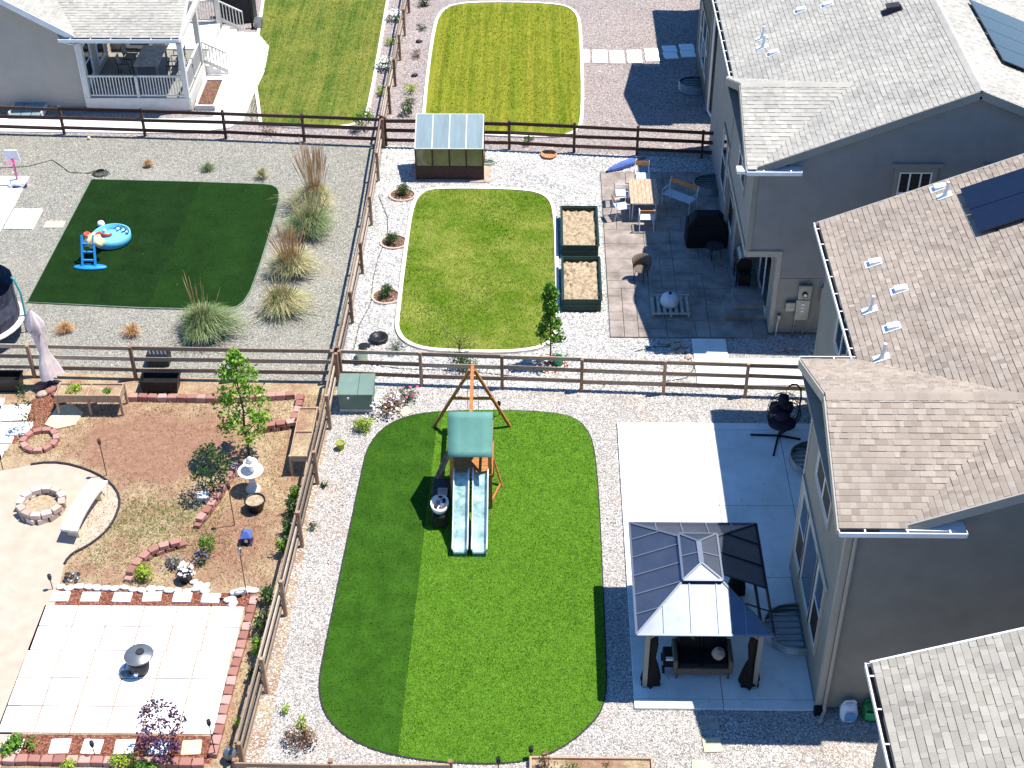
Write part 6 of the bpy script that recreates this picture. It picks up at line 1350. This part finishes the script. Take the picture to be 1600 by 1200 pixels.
stones('patch of blue-grey cobbles beside the sand terrace edge', [(-12.25+.14*(i % 3), -8.85-.13*(i//3), .01, .15, i) for i in range(9)], [rock_mesh(50, M['metal_grey'], .5), rock_mesh(51, M['charcoal'], .5)])
# ------------------------------------------------------------------ loose stones and grass blades (uncountable)
import numpy as np
def inside(poly, x, y):
    c = np.zeros(len(x), bool); n = len(poly)
    for i in range(n):
        (x1, y1), (x2, y2) = poly[i], poly[(i+1) % n]
        if y1 == y2: continue
        c ^= ((y1 > y) != (y2 > y)) & (x < (x2-x1)*(y-y1)/(y2-y1)+x1)
    return c
def sample(poly, dens, rg, skip=()):
    xs, ys = [p[0] for p in poly], [p[1] for p in poly]; w, h = max(xs)-min(xs), max(ys)-min(ys); n = int(w*h*dens)
    x = rg.uniform(min(xs), max(xs), n); y = rg.uniform(min(ys), max(ys), n); k = inside(poly, x, y)
    for q in skip: k &= ~inside(q, x, y)
    return x[k], y[k]
def np_mesh(name, V, F, tone, mat):
    m = bpy.data.meshes.new(name); nf, k = F.shape
    m.vertices.add(len(V)); m.vertices.foreach_set('co', V.astype(np.float32).ravel()); m.loops.add(nf*k); m.loops.foreach_set('vertex_index', F.astype(np.int32).ravel())
    m.polygons.add(nf); m.polygons.foreach_set('loop_start', np.arange(0, nf*k, k, dtype=np.int32)); m.update(calc_edges=True)
    m.materials.append(mat); a = m.attributes.new('tone', 'FLOAT', 'FACE'); a.data.foreach_set('value', tone.astype(np.float32))
    o = bpy.data.objects.new(name, m); col.objects.link(o); o['kind'] = 'stuff'; return o
def pebbles(poly, dens, r0, r1, mat, seed, skip=(), z=.004):
    rg = np.random.default_rng(seed); x, y = sample(poly, dens, rg, skip); n = len(x); r = rg.uniform(r0, r1, n); a = rg.uniform(0, 6.28, n)
    base = np.array([(1,0,0),(.2,.8,.1),(-.9,.3,-.1),(-.4,-.8,.05),(.5,-.7,.1),(.1,0,.85)])
    v = base[None]*np.stack([r*rg.uniform(.8, 1.25, n), r*rg.uniform(.6, .95, n), r*rg.uniform(.55, .9, n)], 1)[:, None]
    v = v*(1+rg.uniform(-.18, .18, v.shape)); c, s = np.cos(a)[:, None], np.sin(a)[:, None]
    V = np.stack([v[..., 0]*c-v[..., 1]*s+x[:, None], v[..., 0]*s+v[..., 1]*c+y[:, None], v[..., 2]+z+(r*.12)[:, None]], 2).reshape(-1, 3)
    f = np.array([(0,1,5),(1,2,5),(2,3,5),(3,4,5),(4,0,5)]); F = (f[None]+(np.arange(n)*6)[:, None, None]).reshape(-1, 3)
    return np_mesh('gravel_stones', V, F, np.repeat(np.clip(rg.normal(.5, .24, n)+.14*vnoise(x, y, .8, rg), 0, 1), 5), mat)
def blades(poly, dens, L, w, mat, seed, z, lean=.8, skip=(), patch=.08, name='grass_blades'):
    rg = np.random.default_rng(seed); x, y = sample(poly, dens, rg, skip); n = len(x); a = rg.uniform(0, 6.28, n); b = a+1.571+rg.uniform(-.3, .3, n); l = L*rg.uniform(.5, 1.2, n); t = rg.uniform(.2, lean, n)
    dx, dy = np.cos(a), np.sin(a); sx, sy = np.cos(b)*w/2, np.sin(b)*w/2; h = l*np.cos(t*1.3); o = l*np.sin(t*1.3)
    V = np.stack([np.stack([x-sx, y-sy, np.full(n, z-.01)], 1), np.stack([x+sx, y+sy, np.full(n, z-.01)], 1), np.stack([x+dx*o+sx*.35, y+dy*o+sy*.35, z+h], 1), np.stack([x+dx*o-sx*.35, y+dy*o-sy*.35, z+h], 1)], 1).reshape(-1, 3)
    F = np.arange(n*4).reshape(-1, 4); return np_mesh(name, V, F, np.clip(rg.normal(.5, .22, n)+.26*vnoise(x, y, .16, rg)+.16*vnoise(x, y, .5, rg)+patch*vnoise(x, y, 1.6, rg), 0, 1), mat)
def vnoise(x, y, s, rg, n=97):                  # smooth value noise, -1..1
    g = rg.uniform(-1, 1, (n, n)); u, v = x/s, y/s; i, j = np.floor(u).astype(int), np.floor(v).astype(int); f, h = u-i, v-j; f = f*f*(3-2*f); h = h*h*(3-2*h)
    q = lambda a, b: g[a % n, b % n]
    return (q(i, j)*(1-f)+q(i+1, j)*f)*(1-h)+(q(i, j+1)*(1-f)+q(i+1, j+1)*f)*h
def rect(x0, x1, y0, y1): return [(x0, y0), (x1, y0), (x1, y1), (x0, y1)]
st = lambda nm, a, b, c: toned(nm, [(0, a), (.5, b), (1, c)], .9, .15, .3, 50)
M['peb_near'] = st('peb_near', S(134,129,124), S(186,180,173), S(224,218,211)); M['peb_white'] = st('peb_white', S(135,133,129), S(195,193,188), S(227,225,221))
M['peb_tan'] = st('peb_tan', S(104,102,94), S(150,147,137), S(192,188,175)); M['peb_pink'] = st('peb_pink', S(112,101,98), S(160,146,141), S(202,189,182))
patioA = [rect(2.3,8.0,-13.2,-2.48), near]
pebbles([(-6.7,-16),(9,-16),(8.4,-1.34),(-6.1,-.62)], 520, .014, .034, M['peb_near'], 1, patioA)
midl = smooth_loop([(-3.6,11),(-.6,10.95),(.3,10.5),(.52,9.2),(.54,5),(.56,2.4),(.3,1.35),(-.8,1.02),(-2.6,1.05),(-3.8,1.2),(-4.45,1.9),(-4.5,3.2),(-4.54,8),(-4.5,9.9),(-4.25,10.8)], 2)
pebbles([(-6.05,-.65),(8.6,-1.34),(8.6,1.9),(7.2,13.3),(-5.98,14.35)], 320, .02, .05, M['peb_white'], 2, [offset_loop(midl, .2), rect(2.2,7.3,1.75,12.3), rect(4.8,8.3,-.66,1.8), rect(.75,2.05,3.2,9.1), rect(-4.8,-1.85,11.4,13.2)])
pebbles([(-21,-.2),(-15.8,-.1),(-6.1,-.6),(-6.0,14.38),(-18.6,15.2),(-22,15.3)], 190, .018, .036, M['peb_tan'], 3, [rect(-16.9,-9.4,3.2,11.6), rect(-20.6,-18.98,7.9,11.8), rect(-18.9,-17.85,8.1,9.45)])
pebbles([(-24,15.5),(-18.6,15.2),(-6.0,14.38),(6.5,13.36),(9,13.3),(8,28),(-12,28),(-24,17)], 170, .022, .042, M['peb_pink'], 4, [rect(-4.8,1.9,14.9,27.9), rect(-13.5,-6.8,15.8,36), rect(-24,-12,15.2,25)])
bl = lambda nm, a, b, c: leafmat(nm, [(0, a), (.5, b), (1, c)], .6)
M['bl_turf'] = bl('bl_turf', S(62,108,20), S(104,152,40), S(142,182,70)); M['bl_flat'] = bl('bl_flat', S(44,80,16), S(60,98,22), S(78,116,34))
M['bl_mid'] = bl('bl_mid', S(62,98,16), S(120,146,34), S(188,184,96)); M['bl_mown'] = bl('bl_mown', S(92,112,20), S(134,144,36), S(180,170,74))
blades(clip_x(near, None, False), 1000, .045, .022, M['bl_turf'], 11, .04, 1.05)
blades(clip_x(near, None, True), 300, .04, .022, M['bl_flat'], 12, .037, .95)
blades(midl, 900, .05, .022, M['bl_mid'], 13, .045, 1.05, patch=.45)
blades(rect(-4.4,1.55,15.5,27.4), 200, .06, .035, M['bl_mown'], 14, .045); blades([(-11.5,16.2),(-7.1,16.2),(-7.1,28),(-12.6,28)], 200, .06, .035, M['bl_mid'], 15, .045)
M['bl_darkturf'] = bl('bl_darkturf', S(16,40,12), S(28,58,18), S(46,80,30))
# straw and dry grass over the garden soil
M['bl_dry'] = bl('bl_dry', S(128,104,74), S(184,160,120), S(222,204,166)); M['bl_wild'] = bl('bl_wild', S(84,96,50), S(130,134,76), S(168,168,108))
gs = [(-16,-14),(-6.9,-14.5),(-6.4,-1.2),(-15.5,-1.2)]; gx_ = [rect(-19,-12.3,-20,-4.2), rect(-14,-7.2,-15,-9.3), [(-13.2,-5),(-8.9,-5.2),(-8.7,-2.2),(-13,-2.4)]]
blades(gs, 260, .1, .022, M['bl_dry'], 16, .004, 1.15, gx_); blades([(-12,-8.6),(-8.6,-8.6),(-8.6,-5.8),(-11.3,-5.9)], 200, .1, .022, M['bl_wild'], 17, .004, 1.0)
blades([(-13.2,-5),(-8.9,-5.2),(-8.7,-2.2),(-13,-2.4)], 70, .09, .022, M['bl_dry'], 18, .004, 1.2)
# bits of dead leaf and straw blown about
lt = dict(lean=1.2, name='leaf_litter')
blades(rect(2.35,6.5,-13.1,-2.55), 2.2, .05, .03, M['bl_dry'], 21, .078, **lt); blades(rect(2.3,7.2,1.85,12.2), 3, .05, .03, M['bl_dry'], 22, .063, **lt)
blades(rect(-16.3,-9.8,3.7,11), .8, .05, .02, M['bl_wild'], 23, .06, **lt); blades(rect(-9.2,-7.3,2.4,10.8), 40, .08, .02, M['bl_dry'], 24, .02, **lt); blades(rect(-5.8,-5.2,-15,-2), 26, .07, .025, M['bl_dry'], 25, .02, **lt)
blades(clip_x(near, None, False), .7, .05, .02, M['bl_wild'], 26, .07, **lt); blades(rect(-12.5,-7.5,-14,-10), 4, .04, .03, M['bl_dry'], 27, .06, **lt); blades(rect(-11.7,-9.6,.7,2.6), 60, .09, .02, M['bl_dry'], 28, .02, **lt)
blades(rect(-16.4,-9.7,3.7,11), 160, .035, .022, M['bl_darkturf'], 29, .047, 1.0)
